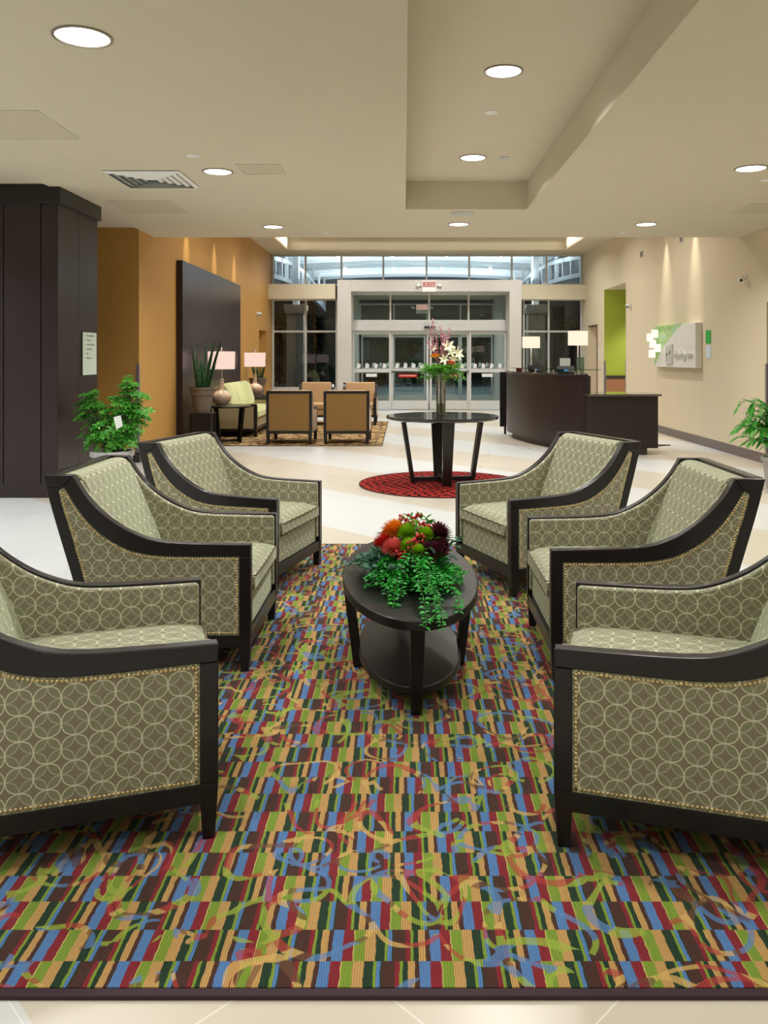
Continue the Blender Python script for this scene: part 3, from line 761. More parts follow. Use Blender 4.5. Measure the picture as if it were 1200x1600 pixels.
# illuminated composite wall sign
t = thing('wall_sign', 'large white and green wall sign with curved edge and glowing cubes', 'wall sign', (XR, 0, 0))
def sgn(): return MB()
n = NT('sign_green_acrylic'); co_ = n.coord(); nz = n.noise(n.scale(co_, (1, 2.2, 3)), 1.6, 2)
n.bsdf(n.ramp(nz[0], [(.3, lin((120, 176, 96))), (.5, lin((176, 204, 124))), (.7, lin((150, 200, 176)))]), .3)
MB().prism([(14.2, 1.29), (15.72, 1.29), (15.72, 2.04), (13.9, 2.04)], 'x', -.07, -.005).build('green_panel', n.mat, t, bevel=.003)
cv = resample(crom([(14.0, 2.025), (14.32, 1.93), (14.64, 1.80), (15.09, 1.60), (15.35, 1.44), (15.56, 1.27)]), 24)
MB().prism([(13.38, 1.27), (13.38, 2.025)] + cv, 'x', -.11, -.001).build('white_panel', plain('sign_white', (222, 220, 214), .45, var=.03), t, bevel=.003)
for y, z in ((15.30, 1.89), (15.60, 1.83), (15.42, 1.70), (15.14, 1.62), (15.47, 1.515)):
    MB().box(-.228, -.12, y, y+.10, z-.075, z+.075).build('lit_cube', 'cube', t, bevel=.01)
M['relief'] = plain('sign_relief', (208, 207, 200), .35)
tl = MB().box(-.135, -.11, 14.50, 14.86, 1.33, 1.68).build('logo_tile', 'relief', t, bevel=.004)
b = MB()
b.box(-.139, -.135, 14.74, 14.80, 1.37, 1.64); b.box(-.139, -.135, 14.56, 14.62, 1.37, 1.64)
b.strip([(14.80, 1.50), (14.72, 1.53), (14.64, 1.535), (14.56, 1.57)], [(14.80, 1.465), (14.72, 1.49), (14.64, 1.495), (14.56, 1.53)], 'x', -.139, -.135)
b.build('logo_mark', plain('logo_grey', (188, 188, 178), .4), tl)
mw = Matrix(((0, 0, -1, -.118), (-1, .0, 0, 14.42), (0, 1, 0, 1.42), (0, 0, 0, 1)))
textmesh('lettering', 'Holiday Inn', .20, .008, 'relief', t, mw @ Matrix(((1, .18, 0, 0), (0, 1.15, 0, 0), (0, 0, 1, 0), (0, 0, 0, 1))))

# ------------------------------------------------------------------ rugs
t = thing('area_rug', 'large multicoloured striped rug under the armchairs and coffee table', 'rug', (0, 4.055, 0))
RX = 1.9
MB().box(-RX, RX, -2.2, 2.2, 0, .012).build('pile', 'rug', t)
b = MB()
b.box(-RX-.015, RX+.015, -2.225, -2.2, 0, .012); b.box(-RX-.015, RX+.015, 2.2, 2.215, 0, .012); b.box(-RX-.015, -RX, -2.2, 2.2, 0, .012); b.box(RX, RX+.015, -2.2, 2.2, 0, .012)
b.build('binding', 'rugedge', t, bevel=.005)
t = thing('round_rug', 'round red and black fan-pattern rug under the pedestal table', 'rug', (.437, 9.3, 0))
MB().lathe([(.945, 0), (.945, .01), (.001, .01)], 96).build('pile', 'redrug', t)
MB().lathe([(.945, 0), (.958, 0), (.958, .011), (.945, .011)], 96, caps=False).build('binding', plain('dark_red_binding', (70, 16, 16), .9), t)
t = thing('lounge_rug', 'mottled tan rug with dark line under the tan chairs', 'rug', (-1.85, 15.75, 0))
MB().box(-1.68, 1.475, -2.51, 2.51, 0, .01).build('pile', 'farrug', t)
b = MB(); b.box(-1.68, 1.475, -2.53, -2.51, 0, .0105); b.box(1.475, 1.49, -2.53, 2.51, 0, .0105); b.box(1.36, 1.375, -2.4, 2.4, .01, .0105); b.box(-1.6, 1.375, -2.42, -2.405, .01, .0105); b.build('border', plain('dark_rug_line', (70, 56, 42), .9), t)

# ------------------------------------------------------------------ patterned club chair
ARM_TOP = crom([(0, .58), (.2, .584), (.36, .590), (.46, .604), (.55, .638), (.62, .678), (.69, .733), (.75, .797), (.79, .856), (.813, .897)], 5)
ARM_LOW = crom([(0, .525), (.2, .524), (.38, .526), (.477, .535), (.55, .552), (.61, .578), (.67, .615), (.72, .657), (.765, .705), (.80, .752), (.83, .80), (.856, .842)], 5)
POST_B = crom([(.95, .897), (.912, .75), (.868, .6), (.806, .39), (.778, .24), (.775, .1), (.792, 0)], 5)
POST_F = crom([(.884, .842), (.862, .75), (.815, .6), (.757, .39), (.727, .24), (.732, .1), (.758, 0)], 5)
def interp_x(curve, z):
    for (x0, z0), (x1, z1) in zip(curve, curve[1:]):
        if min(z0, z1) <= z <= max(z0, z1): return x0 + (x1-x0)*(z-z0)/((z1-z0) or 1e-9)
    return curve[-1][0]
def make_chair():
    t = thing('armchair', 'x', 'armchair', group='ring-print armchairs around the coffee table')
    HW = .39; T = .045
    up = resample(ARM_TOP, 34); lo = resample(ARM_LOW, 34)
    # post polygon: top plate down to the floor
    pb = resample(POST_B, 26); pf = resample([(.856, .842)] + POST_F, 26)
    # panel outline (side fabric)
    lowc = [p for p in ARM_LOW if p[0] >= .055]
    panel = [(.052, .524)] + lowc + [p for p in POST_F if p[1] > .165] + [(interp_x(POST_F, .165), .165), (.052, .165)]
    padtop = [(x, z-.008) for x, z in ARM_TOP if x > .03 and z < .88]
    for s in (1, -1):
        y0, y1 = sorted((s*HW, s*(HW-T)))
        b = MB(); b.strip(up, lo, 'y', y0, y1)
        b.strip([(.813, .897), (.95, .897)], [(.856, .842), (interp_x(POST_B, .842), .842)], 'y', y0, y1)
        b.build('arm_rail', 'woodx', t, smooth=30, bevel=.004)
        # front leg : straight then tapered
        MB().hexa([(.010, y0+.005*0, 0), (.046, y0, 0), (.046, y1, 0), (.010, y1, 0)], [(0, y0, .165), (.054, y0, .165), (.054, y1, .165), (0, y1, .165)]).box(0, .054, y0, y1, .165, .5245).build('leg', 'wood', t, bevel=.003)
        bk_ = [(interp_x(POST_B, .8415), .8415)] + [p for p in POST_B if p[1] < .84]; b = MB(); b.strip(resample(bk_, 26), resample([(x, min(z, .8415)) for x, z in pf], 26), 'y', y0, y1)
        b.build('leg', 'wood', t, smooth=30, bevel=.003)
        MB().box(.05, .735, y0, y1, .106, .165).build('side_rail', 'woodx', t, bevel=.003)
        yo = s*(HW-.004); yi = s*(HW-T+.006)
        MB().prism(panel, 'y', min(yo, yi), max(yo, yi)).build('side_panel', 'ring', t, uv=True)
        # inner padding of the arm
        pad = [(.008, .50), (.008, .565), (.02, .573)] + padtop + [(.86, .80), (.80, .55), (.745, .40), (.73, .2), (.008, .2)]
        a0, a1 = sorted((s*(HW-T-.0005), s*(HW-T-.032)))
        MB().prism(pad, 'y', a0, a1).build('arm_pad', 'ring', t, uv=True, bevel=.010, bseg=3, smooth=40)
        # nailheads round the outer panel
        loop = [(.064, .175), (.064, .513)] + [(x+.002, z-.010) for x, z in lowc if x > .07 and z < .83] + [(x-.010, z) for x, z in POST_F if .175 < z < .83] + [(interp_x(POST_F, .175)-.010, .175), (.064, .175)]
        L = sum((Vector(q)-Vector(p)).length for p, q in zip(loop, loop[1:])); N = int(L/.0128)
        b = MB()
        for x, z in resample(loop, N): b.ball((x, s*(HW-.0035), z), .0050, 8, 4, (1, .7, 1))
        b.build('nailhead_trim', 'brass', t, smooth=180)
        # small nails along inner arm edge
        loop = [(.012, .22), (.012, .555)] + [(x, z-.010) for x, z in padtop]
        L = sum((Vector(q)-Vector(p)).length for p, q in zip(loop, loop[1:])); b = MB()
        for x, z in resample(loop, int(L/.0128)): b.ball((x, s*(HW-T-.026), z), .0038, 6, 4, (1, 1, 1))
        b.build('nailhead_trim', 'brass', t, smooth=180)
    IW = .312
    # seat deck
    MB().box(.022, .74, -IW-.02, IW+.02, .168, .335).build('seat_base', 'ring', t, uv=True, bevel=.012, bseg=3, smooth=50)
    MB().box(.004, .05, -HW+T, HW-T, .106, .17).build('front_rail', 'woodx', t, bevel=.003)
    MB().box(.73, .772, -HW+T, HW-T, .106, .17).build('back_rail', 'woodx', t, bevel=.003)
    # loose seat cushion, crowned
    vs = []; fs = []; NX, NY = 16, 14; x0, x1 = -.006, .68
    for top in (1, 0):
        for i in range(NX+1):
            for j in range(NY+1):
                a = i/NX*2-1; c = j/NY*2-1
                e = max(0, (1-abs(a)**6)) * max(0, (1-abs(c)**6))
                ea = (max(0, 1-abs(a)**9))*(max(0, 1-abs(c)**9))
                z = (.412 + .044*e**.6) if top else (.352 - .026*ea**.5)
                rr = 1 - .0*(abs(a)**4)
                vs.append((x0+(x1-x0)*i/NX, IW*c*1.0*rr, z))
    def id_(t_, i, j): return t_*(NX+1)*(NY+1) + i*(NY+1)+j
    for i in range(NX):
        for j in range(NY):
            fs.append((id_(0,i,j), id_(0,i+1,j), id_(0,i+1,j+1), id_(0,i,j+1))); fs.append((id_(1,i,j), id_(1,i,j+1), id_(1,i+1,j+1), id_(1,i+1,j)))
    for i in range(NX):
        fs.append((id_(0,i,0), id_(1,i,0), id_(1,i+1,0), id_(0,i+1,0))); fs.append((id_(0,i,NY), id_(0,i+1,NY), id_(1,i+1,NY), id_(1,i,NY)))
    for j in range(NY):
        fs.append((id_(0,0,j), id_(0,0,j+1), id_(1,0,j+1), id_(1,0,j))); fs.append((id_(0,NX,j), id_(1,NX,j), id_(1,NX,j+1), id_(0,NX,j+1)))
    cu = MB().add(vs, fs).build('seat_cushion', 'ring', t, uv=True, smooth=55)
    for z, sg in ((.414, 1), (.351, -1)):
        MB().tube([(.6, -IW, z), (.02, -IW, z), (-.005, -IW+.02, z), (-.008, 0, z), (-.005, IW-.02, z), (.02, IW, z), (.6, IW, z)], .0045, 6).build('piping', 'piping', cu, smooth=180)
    # backrest
    bk = crom([(.60, .40), (.635, .50), (.68, .61), (.725, .72), (.765, .81), (.79, .862), (.81, .884), (.835, .893), (.87, .893), (.905, .885)], 3)
    MB().prism(bk + [(.905, .80), (.83, .55), (.775, .36), (.77, .2), (.64, .2)], 'y', -IW-.004, IW+.004).build('backrest', 'ring', t, uv=True, bevel=.012, bseg=3, smooth=40)
    MB().prism([(.90, .868), (.955, .868), (.957, .898), (.90, .900)], 'y', -HW+T, HW-T).build('top_rail', 'woodx', t, bevel=.003)
    pts = [(x-.004, z) for x, z in resample(POST_B, 20) if .17 < z < .875]
    MB().strip(pts, [(x-.03, z) for x, z in pts], 'y', -HW+T, HW-T).build('back_panel', 'ring', t, uv=True)
    return t
chair0 = make_chair(); first = True
def place(mx, my, fx, fy, lab):
    global first
    rz = math.atan2(-fy, -fx); loc = (mx, my, .0125)
    if first: chair0.location = loc; chair0.rotation_euler.z = rz; chair0['label'] = lab; first = False
    else: dup(chair0, loc, rz, lab)
place(.552, 2.765, -.957, .29, 'ring-print armchair in the right-hand row, closest to the camera, cut by the picture edge')
place(.655, 4.0, -1.0, .01, 'middle ring-print armchair of the right-hand row, whole side panel showing')
place(.493, 5.22, -.93, -.37, 'ring-print armchair beside round red rug, farthest in right-hand row')
place(-.678, 2.805, .95, .31, 'ring-print armchair in the left-hand row, closest to the camera, back cut off')
place(-.703, 4.104, 1.0, .0, 'middle ring-print armchair of the left-hand row, seen between two others')
place(-.673, 5.277, .967, -.254, 'ring-print armchair next to the schefflera planter, farthest in left-hand row')

# ------------------------------------------------------------------ oval coffee table
def ell(a, bb, n=72, c=(0, 0)): return [(c[0]+bb*math.cos(2*PI*k/n), c[1]+a*math.sin(2*PI*k/n)) for k in range(n)]
t = thing('coffee_table', 'oval dark wood coffee table with lower shelf, standing on striped rug', 'coffee table', (.02, 3.80, .0125), math.radians(3))
MB().prism(ell(.725, .308), 'z', .398, .438).build('tabletop', 'woodx', t, bevel=.004, smooth=30)
MB().prism(ell(.52, .235), 'z', .072, .106).build('shelf', 'woodx', t, bevel=.004, smooth=30)
for ax, (R1, R0) in (((0, -1), (.60, .52)), ((0, 1), (.60, .52)), ((-1, 0), (.285, .235)), ((1, 0), (.285, .235))):
    px, py = -ax[1], ax[0]; b = MB(); wt, wb, th = .030, .022, .022
    def q(R, w, k, z): return [(ax[0]*(R-th)-px*w, ax[1]*(R-th)-py*w, z), (ax[0]*(R+th)-px*w, ax[1]*(R+th)-py*w, z), (ax[0]*(R+th)+px*w, ax[1]*(R+th)+py*w, z), (ax[0]*(R-th)+px*w, ax[1]*(R-th)+py*w, z)]
    b.hexa(q(R0, wb, 0, 0), q(R1, wt, 0, .399)); b.build('leg', 'wood', t, bevel=.003)

# flowers on the coffee table
random.seed(11)
t = thing('flower_arrangement', 'low trailing arrangement of orange, pink and green flowers on coffee table', 'flowers', (.02, 3.80, .4515))
MB().lathe([(.10, 0), (.12, .02), (.13, .06), (.12, .06), (.11, .025), (.001, .02)], 28).build('dish', 'black', t, smooth=40)
def vine(b, sb, pts, n, L, W, spread=.6, droop=.0, r=.0016):
    P = resample(crom(pts, 6), n); sb.tube(P, r, 4); P = [tuple(Vector(q)+Vector((random.uniform(-.4, .4), random.uniform(-.4, .4), random.uniform(-.2, .4)))*L*.5) for q in P]
    for i in range(1, n):
        d = (Vector(P[i])-Vector(P[i-1])).normalized()
        for s in (-1, 1):
            side = d.cross(Vector((0, 0, 1)));  side = side.normalized() if side.length > 1e-3 else Vector((1, 0, 0))
            v = (side*s + d*random.uniform(.2, .8) + Vector((0, 0, random.uniform(-.1, spread)))).normalized()
            k = random.uniform(.7, 1.2)
            b.leaf(P[i], v, (random.uniform(-.3, .3), random.uniform(-.3, .3), 1), L*k, W*k)
def cvine(b, sb, ang, reach, h0=.13, n=12, L=.032, W=.02, end=.012, start=.04):
    dx_, dy_ = math.cos(ang), math.sin(ang); j = random.uniform(-.04, .04)
    pts = [(dx_*start, dy_*start, h0*random.uniform(.7, 1.1)), (dx_*reach*.4+j, dy_*reach*.4, h0*random.uniform(.7, 1.1)), (dx_*reach*.75, dy_*reach*.75+j, h0*.35+.01), (dx_*reach, dy_*reach, end)]
    vine(b, sb, pts, n, L, W)
b = MB(); sb = MB()
for k in range(44): cvine(b, sb, math.radians(random.uniform(60, 290)), random.uniform(.14, .29), random.uniform(.06, .14), 11, .040, .034, random.uniform(.01, .09))
for k in range(160):
    p = Vector((random.gauss(.03, .075), random.gauss(-.0, .07), random.uniform(.06, .17))); b.leaf(p, (random.uniform(-1,1), random.uniform(-1,.2), random.uniform(0,1)), (0,0,1), .045, .03)
for k in range(12): cvine(b, sb, math.radians(random.uniform(-60, 60)), random.uniform(.12, .22), .12, 10, .034, .024, random.uniform(.01, .06))
b.build('eucalyptus_leaves', 'euca', t, recalc=False); sb.build('stems', 'stem', t)
b = MB(); sb = MB()
for k in range(84):
    a = math.radians(random.gauss(-74, 28)); cvine(b, sb, a, (.55+.45*abs(math.sin(a))**3)*random.uniform(.2, .48), random.uniform(.07, .15), 22, .024, .017, random.uniform(.008, .05))
for x1, y1 in ((.06, -.76), (.12, -.80), (.10, -.70), (.19, -.62), (-.06, -.55)):
    vine(b, sb, [(.03, -.1, .16), (x1*.5, -.35, .11), (x1, y1+.12, .03), (x1, y1, .0 if y1 > -.73 else -.01)], 34, .024, .016)
b.build('trailing_greens', 'bright', t, recalc=False); sb.build('stems', 'stem', t)
def rose(b, c, r, n=26, up=Vector((0, -.3, 1))):
    c = Vector(c)
    for k in range(n):
        ph = k*2.399; f = (k+1)/n; el = 1.35 - f*1.15
        d = Vector((math.cos(ph)*math.cos(el), math.sin(ph)*math.cos(el), math.sin(el)))
        b.leaf(c - Vector((0, 0, r*.3)) + d*r*.15, d, (0, 0, 1), r*(.75+.35*f), r*.75, .35, -.12)
def spiky(b, c, r, n=60, w=.12):
    c = Vector(c)
    for k in range(n):
        z = 1 - 1.25*k/n; ph = k*2.399; s = math.sqrt(max(0, 1-z*z)); d = Vector((s*math.cos(ph), s*math.sin(ph), z)); b.leaf(c, d, (.1, .2, 1), r, r*w, .2, -.05)
def pt(u, v, Y): return ((u-CX)*Y/F - .02, Y-3.80, wz(v, Y) - .450)
for nm, mat, u, v, Y, r, fn in (('pincushion_flower', 'orange_f', 615, 832, 3.74, .062, spiky), ('protea', 'red_f', 601, 850, 3.72, .058, spiky), ('carnation', 'pink_f', 615, 860, 3.64, .058, spiky),
                            ('chrysanthemum', 'mum', 636, 836, 3.70, .052, spiky), ('chrysanthemum', 'mum', 638, 856, 3.62, .044, spiky), ('chrysanthemum', 'mum', 653, 864, 3.58, .040, spiky), ('chrysanthemum', 'mum', 665, 838, 3.68, .044, spiky),
                            ('leucadendron', 'maroon', 684, 840, 3.72, .074, spiky), ('leucadendron', 'maroon', 676, 864, 3.62, .078, rose), ('leucadendron', 'maroon', 661, 876, 3.56, .060, rose), ('leucadendron', 'maroon', 646, 876, 3.57, .050, spiky), ('leucadendron', 'maroon', 688, 858, 3.66, .056, spiky)):
    b = MB(); w_ = .34 if nm in ('chrysanthemum', 'carnation') else .2
    if fn is spiky: spiky(b, pt(u, v, Y), r*1.04, 170, w_); b.ball(pt(u, v, Y), r*.5, 12, 8)
    else: rose(b, pt(u, v, Y), r, 40)
    q = pt(u, v, Y); o = b.build(nm, mat, t, recalc=False)
    MB().tube([(q[0], q[1], q[2]-r*.2), (q[0]*.5, q[1]*.5+.0, .04)], .0025, 5).build('stem', 'stem', o)
b = MB()
for (u, v, Y) in ((640, 818, 3.76), (632, 812, 3.8), (650, 810, 3.8), (655, 842, 3.64), (622, 820, 3.8), (660, 824, 3.75), (645, 850, 3.6), (627, 868, 3.58), (672, 828, 3.72)):
    b = MB()
    for k in range(14):
        q = pt(u+random.uniform(-8, 8), v+random.uniform(-7, 7), Y+random.uniform(-.02, .02)); b.ball(q, .0075, 7, 5)
    b.build('berry_cluster', 'berry', t, smooth=180)
b = MB()
for (u, v, Y) in ((640, 816, 3.78), (655, 832, 3.7), (602, 832, 3.85), (672, 822, 3.8), (628, 822, 3.8), (650, 846, 3.66), (660, 815, 3.8), (645, 826, 3.72), (674, 850, 3.66)):
    q = Vector(pt(u, v, Y))
    for k in range(9): b.leaf(q+Vector((random.uniform(-.02,.02), 0, random.uniform(-.02,.02))), (random.uniform(-1,1), random.uniform(-1,.5), random.uniform(0,1)), (0,0,1), .04, .016)
b.build('sprig_leaves', 'lime', t, recalc=False)

# ------------------------------------------------------------------ pedestal table, vase, tall flowers
TH = .775; rt = math.radians(6)
t = thing('pedestal_table', 'round dark table with four slanting flat legs on red rug', 'table', (.437, 9.4, .011), rt)
MB().lathe([(.001, TH-.052), (.62, TH-.052), (.642, TH-.044), (.648, TH-.03), (.648, TH-.015), (.643, TH-.011), (.001, TH-.011)], 96).build('tabletop', woodmat('polished_espresso', (12, 10, 11), .1, .4, axis=0), t, smooth=30)
for k in range(4):
    a = -PI/2 + k*PI/2; ax = (math.cos(a), math.sin(a)); px, py = -ax[1], ax[0]
    def q(R, w, z, th=.024): return [(ax[0]*(R-th)-px*w, ax[1]*(R-th)-py*w, z), (ax[0]*(R+th)-px*w, ax[1]*(R+th)-py*w, z), (ax[0]*(R+th)+px*w, ax[1]*(R+th)+py*w, z), (ax[0]*(R-th)+px*w, ax[1]*(R-th)+py*w, z)]
    MB().hexa(q(.345, .048, 0), q(.455, .068, TH-.05)).build('leg', 'wood', t, bevel=.003)
for k in range(2):
    a = rt*0 + k*PI/2; c, s = math.cos(a), math.sin(a)
    MB().hexa([(-c*.34+s*.025, -s*.34-c*.025, .012), (c*.34+s*.025, s*.34-c*.025, .012), (c*.34-s*.025, s*.34+c*.025, .012), (-c*.34-s*.025, -s*.34+c*.025, .012)],
              [(-c*.34+s*.025, -s*.34-c*.025, .06-k*.002), (c*.34+s*.025, s*.34-c*.025, .06-k*.002), (c*.34-s*.025, s*.34+c*.025, .06-k*.002), (-c*.34-s*.025, -s*.34+c*.025, .06-k*.002)]).build('stretcher', 'wood', t)
TT = TH; vx, vy = .42, 9.38
t = thing('glass_vase', 'tall clear glass cylinder vase on the pedestal table', 'vase', (vx, vy, TT))
MB().lathe([(.052, 0), (.055, .01), (.055, .5), (.050, .5), (.049, .03), (.001, .025)], 40).build('cylinder', 'vase', t, smooth=40)
t = thing('tall_bouquet', 'tall bouquet of white lilies, pink branches and ferns in glass vase', 'flowers', (vx, vy, TT+.03))
b = MB(); random.seed(21)
for k in range(12):
    a = k*2.4; r = .03*math.sqrt((k+.5)/12); b.tube([(r*math.cos(a), r*math.sin(a), 0), (-r*math.cos(a)*.8, r*math.sin(a)*.8, .49)], .005, 6)
b.build('stems', 'stem', t)
b = MB(); sb = MB()
for k in range(120):
    a = random.uniform(0, 2*PI); reach = random.uniform(.1, .29); z0 = .47; z1 = random.uniform(.38, .56)
    vine(b, sb, [(0, 0, z0), (math.cos(a)*reach*.5, math.sin(a)*reach*.5, z0+.05), (math.cos(a)*reach, math.sin(a)*reach, z1)], 10, .044, .020)
b.build('fern_leaves', 'lime', t, recalc=False); sb.build('stems', 'stem', t)
def P2(u, v, dy=0): return Vector(((u-CX)*9.3/F - vx, 9.3+dy-vy, wz(v, 9.3) - TT - .03))
def lily(c, d, r):
    b = MB(); d = Vector(d).normalized(); e = d.orthogonal().normalized(); f = d.cross(e)
    for k in range(6):
        a = k*PI/3; rad = e*math.cos(a)+f*math.sin(a)
        b.leaf(c, d*.75+rad, d, r, r*.42, .15, -.1+.3)
    return b
for (u, v, r, d) in ((700, 542, .095, (.2, -1, .4)), (713, 553, .10, (.8, -.8, .2)), (694, 561, .075, (-.1, -1, .1)), (707, 560, .08, (.4, -1, -.1)), (678, 545, .055, (-.5, -1, .5)), (704, 550, .08, (.3, -1, .3))):
    c = P2(u, v); o = lily(c, d, r).build('lily', 'lily', t, recalc=False)
    MB().tube([tuple(c), tuple(c*.5 + Vector((0, 0, .25))), (0, 0, .47)], .003, 5).build('stem', 'stem', o)
for nm, m_, u, v, r in (('rose', 'orange_f', 680, 557, .06), ('rose', 'coral', 705, 568, .055), ('rose', 'coral', 709, 573, .04)):
    b = MB(); rose(b, P2(u, v, -.02), r); o = b.build(nm, m_, t, recalc=False); c = P2(u, v)
    MB().tube([tuple(c), (0, 0, .47)], .004, 5).build('stem', 'stem', o)
for (u, v, um) in ((676, 499, 682), (672, 512, 678), (688, 510, 690), (703, 512, 698), (692, 520, 694), (668, 535, 680), (698, 523, 690)):
    b = MB(); p0 = Vector((0, 0, .48)); p2 = P2(u, v, random.uniform(-.05, .05)); p1 = P2(um, (v+575)/2, 0); pts = resample(crom([tuple(p0), tuple(p1), tuple(p2)], 8), 26)
    b.tube(pts, [.005 - .0001*i for i in range(26)], 5)
    o = b.build('branch', 'twig', t); bb = MB()
    for p in pts[8:]:
        for k in range(3): bb.ball(Vector(p)+Vector((random.uniform(-.016, .016), random.uniform(-.016, .016), random.uniform(-.01, .01))), random.uniform(.005, .009), 6, 4)
    bb.build('blossoms', 'blossom', o)

# ------------------------------------------------------------------ schefflera planter
def pot(t, R, Hh, mat, rim=.05):
    MB().lathe([(R*.72, 0), (R*.80, Hh*.3), (R*.90, Hh-rim*1.6), (R*.93, Hh-rim*1.55), (R*.90, Hh-rim*1.3), (R*.92, Hh-rim), (R, Hh-rim*.9), (R, Hh-.008), (R*.98, Hh), (R*.88, Hh), (R*.86, Hh-.03), (.001, Hh-.03)], 40).build('pot', mat, t, smooth=35)
random.seed(3)
t = thing('potted_schefflera', 'bushy umbrella plant in grey pot beside dark wood block', 'potted plant', (-3.10, 8.62, 0))
pot(t, .225, .46, 'potgrey', .06)
MB().lathe([(.195, .425), (.001, .435)], 24).build('soil', 'soil', t)
b = MB(); sb = MB()
lumps = [((-.25, 0, .42), .19, 46), ((.18, 0, .46), .20, 50), ((.0, -.05, .22), .24, 46), ((.30, .0, .38), .13, 24), ((-.06, .05, .30), .17, 26), ((.16, 0, .68), .11, 14), ((.26, 0, .56), .08, 8), ((-.2, -.05, .15), .13, 18), ((.2, -.05, .18), .16, 22), ((-.22, 0, .60), .09, 8)]
for (c, r, n_) in lumps:
    for k in range(n_):
        u = Vector((random.gauss(0,1), random.gauss(0,1), random.gauss(0,1))).normalized()*r*random.uniform(.35, 1)
        p = Vector(c)+Vector((u.x, u.y*.9, u.z)) + Vector((0, 0, .46))
        if p.x < -.35 : p.x = -.35
        base = Vector((random.uniform(-.08, .08), random.uniform(-.08, .08), .44))
        sb.tube(resample(crom([tuple(base), tuple(base.lerp(p, .55)+Vector((0,0,.03))), tuple(p)], 3), 6), .0022, 4)
        ax = (p-Vector((0, 0, .55))).normalized()*.6 + Vector((random.uniform(-.3,.3), -.35, .7)); ax.normalize(); e = ax.orthogonal().normalized(); f = ax.cross(e); m_ = random.randint(6, 8); L = random.uniform(.05, .08)
        for i in range(m_):
            a = 2*PI*i/m_+random.uniform(-.1, .1); rad = e*math.cos(a)+f*math.sin(a); b.leaf(p+rad*.006, rad+ax*.2, ax, L, L*.44, .12, .12)
b.build('leaves', 'leaf', t, recalc=False); sb.build('stems', 'stem', t)
q = MB().add([(0,0,0),(.075,0,.02),(.095,.0,-.09),(.03,0,-.125)], [(0,1,2,3)]); q.v = [(x+.10, -.24, z+.83) for x, y, z in q.v]
q.build('care_tag', 'paper', t).modifiers.new('thick', 'SOLIDIFY').thickness = .002

# ------------------------------------------------------------------ palm at the picture edge
random.seed(9)
t = thing('potted_palm', 'feathery green palm against beige wall, cut by picture edge', 'potted plant', (4.12, 8.9, 0))
pot(t, .2, .36, 'potgrey', .05)
MB().lathe([(.17, .325), (.001, .335)], 24).build('soil', 'soil', t)
b = MB(); sb = MB()
for k in range(46):
    a = random.uniform(0, 2*PI) if k > 24 else random.uniform(2.3, 4.4); hgt = random.uniform(.2, .78); reach = random.uniform(.2, .5)
    pts = resample(crom([(0, 0, .33), (math.cos(a)*reach*.3, math.sin(a)*reach*.3, .33+hgt*.6), (math.cos(a)*reach*.75, math.sin(a)*reach*.75, .33+hgt*.85), (math.cos(a)*reach, math.sin(a)*reach, .33+hgt*.72)], 6), 24)
    if any(p[0] > .7 for p in pts): continue
    sb.tube(pts, .003, 5)
    for i in range(7, 24):
        d = (Vector(pts[i])-Vector(pts[i-1])).normalized(); side = d.cross(Vector((0,0,1))).normalized()
        for s in (-1, 1): b.leaf(pts[i], side*s+d*.9+Vector((0,0,.1)), (0,0,1), random.uniform(.08, .13), .018, .15, .3)
b.build('fronds', 'palm', t, recalc=False); sb.build('stems', 'stem', t)

# ------------------------------------------------------------------ reception desk
t = thing('reception_desk', 'curved dark wood reception desk with lower counter at one end', 'reception desk', (0, 0, 0))
front = resample(crom([(1.93, 15.3), (1.87, 14.75), (1.95, 14.15), (2.10, 13.5), (2.30, 12.96), (2.52, 12.55), (2.78, 12.26)], 6), 30)
def offs(c, d):
    out = []
    for i, p in enumerate(c):
        a = Vector(c[max(0, i-1)]); bb = Vector(c[min(len(c)-1, i+1)]); tt = (bb-a).normalized(); nrm = Vector((-tt.y, tt.x)); out.append((p[0]+nrm.x*d, p[1]+nrm.y*d))
    return out
back = [(min(x, .2262*max(y, 13.0)), max(y, 13.0)) for x, y in offs(front, .85)]
poly = front + back[::-1]
MB().strip(front, offs(front, .05), 'z', .10, 1.165).build('curved_front', 'deskwood', t, smooth=30)
kick = offs(front, .10)
MB().strip(kick, offs(front, .14), 'z', 0, .10).build('plinth', 'base', t, smooth=30)
MB().strip(offs(front, .05), back, 'z', .1, 1.16).build('body', 'deskwood', t)
MB().strip(offs(front, -.02), back, 'z', 1.166, 1.196).build('countertop', plain('dark_stone', (40, 34, 34), .12, coat=.4), t, smooth=30, bevel=.004)
MB().box(1.80, 1.925, 15.32, 15.38, .14, 1.17).box(1.88, 1.92, 15.32, 15.38, 0, .14).build('end_panel', 'wood', t, bevel=.003)
MB().box(2.72, 3.745, 12.0, 12.75, .105, .87).build('low_body', 'deskwood', t, bevel=.003)
MB().box(2.80, 3.60, 12.06, 12.7, 0, .105).build('plinth', 'base', t)
MB().prism([(2.70, 11.95), (3.74, 11.95), (3.80, 12.0), (3.80, 12.8), (2.70, 12.8)], 'z', .872, .905).build('low_countertop', plain('polished_stone', (76, 66, 60), .08, coat=.5), t, bevel=.006)
MB().box(2.72, 2.76, 12.2, 12.8, .86, 1.165).build('return_panel', 'deskwood', t)
gs = MB(); gf = offs(front, .05)[3:]; gb = offs(front, .33)[3:]
gs.strip(gf, gb, 'z', 1.250, 1.262); gl = gs.build('glass_shelf', 'shelfglass', t)
for i in range(2, 27, 6):
    p = offs(front, .19)[i]; MB().lathe([(.014, 1.196), (.014, 1.25)], 12, (p[0], p[1], 0)).build('standoff', 'chrome', t, smooth=40)
MB().box(2.70, 2.82, 12.75, 12.765, 1.197, 1.45).build('divider', 'shelfglass', t)
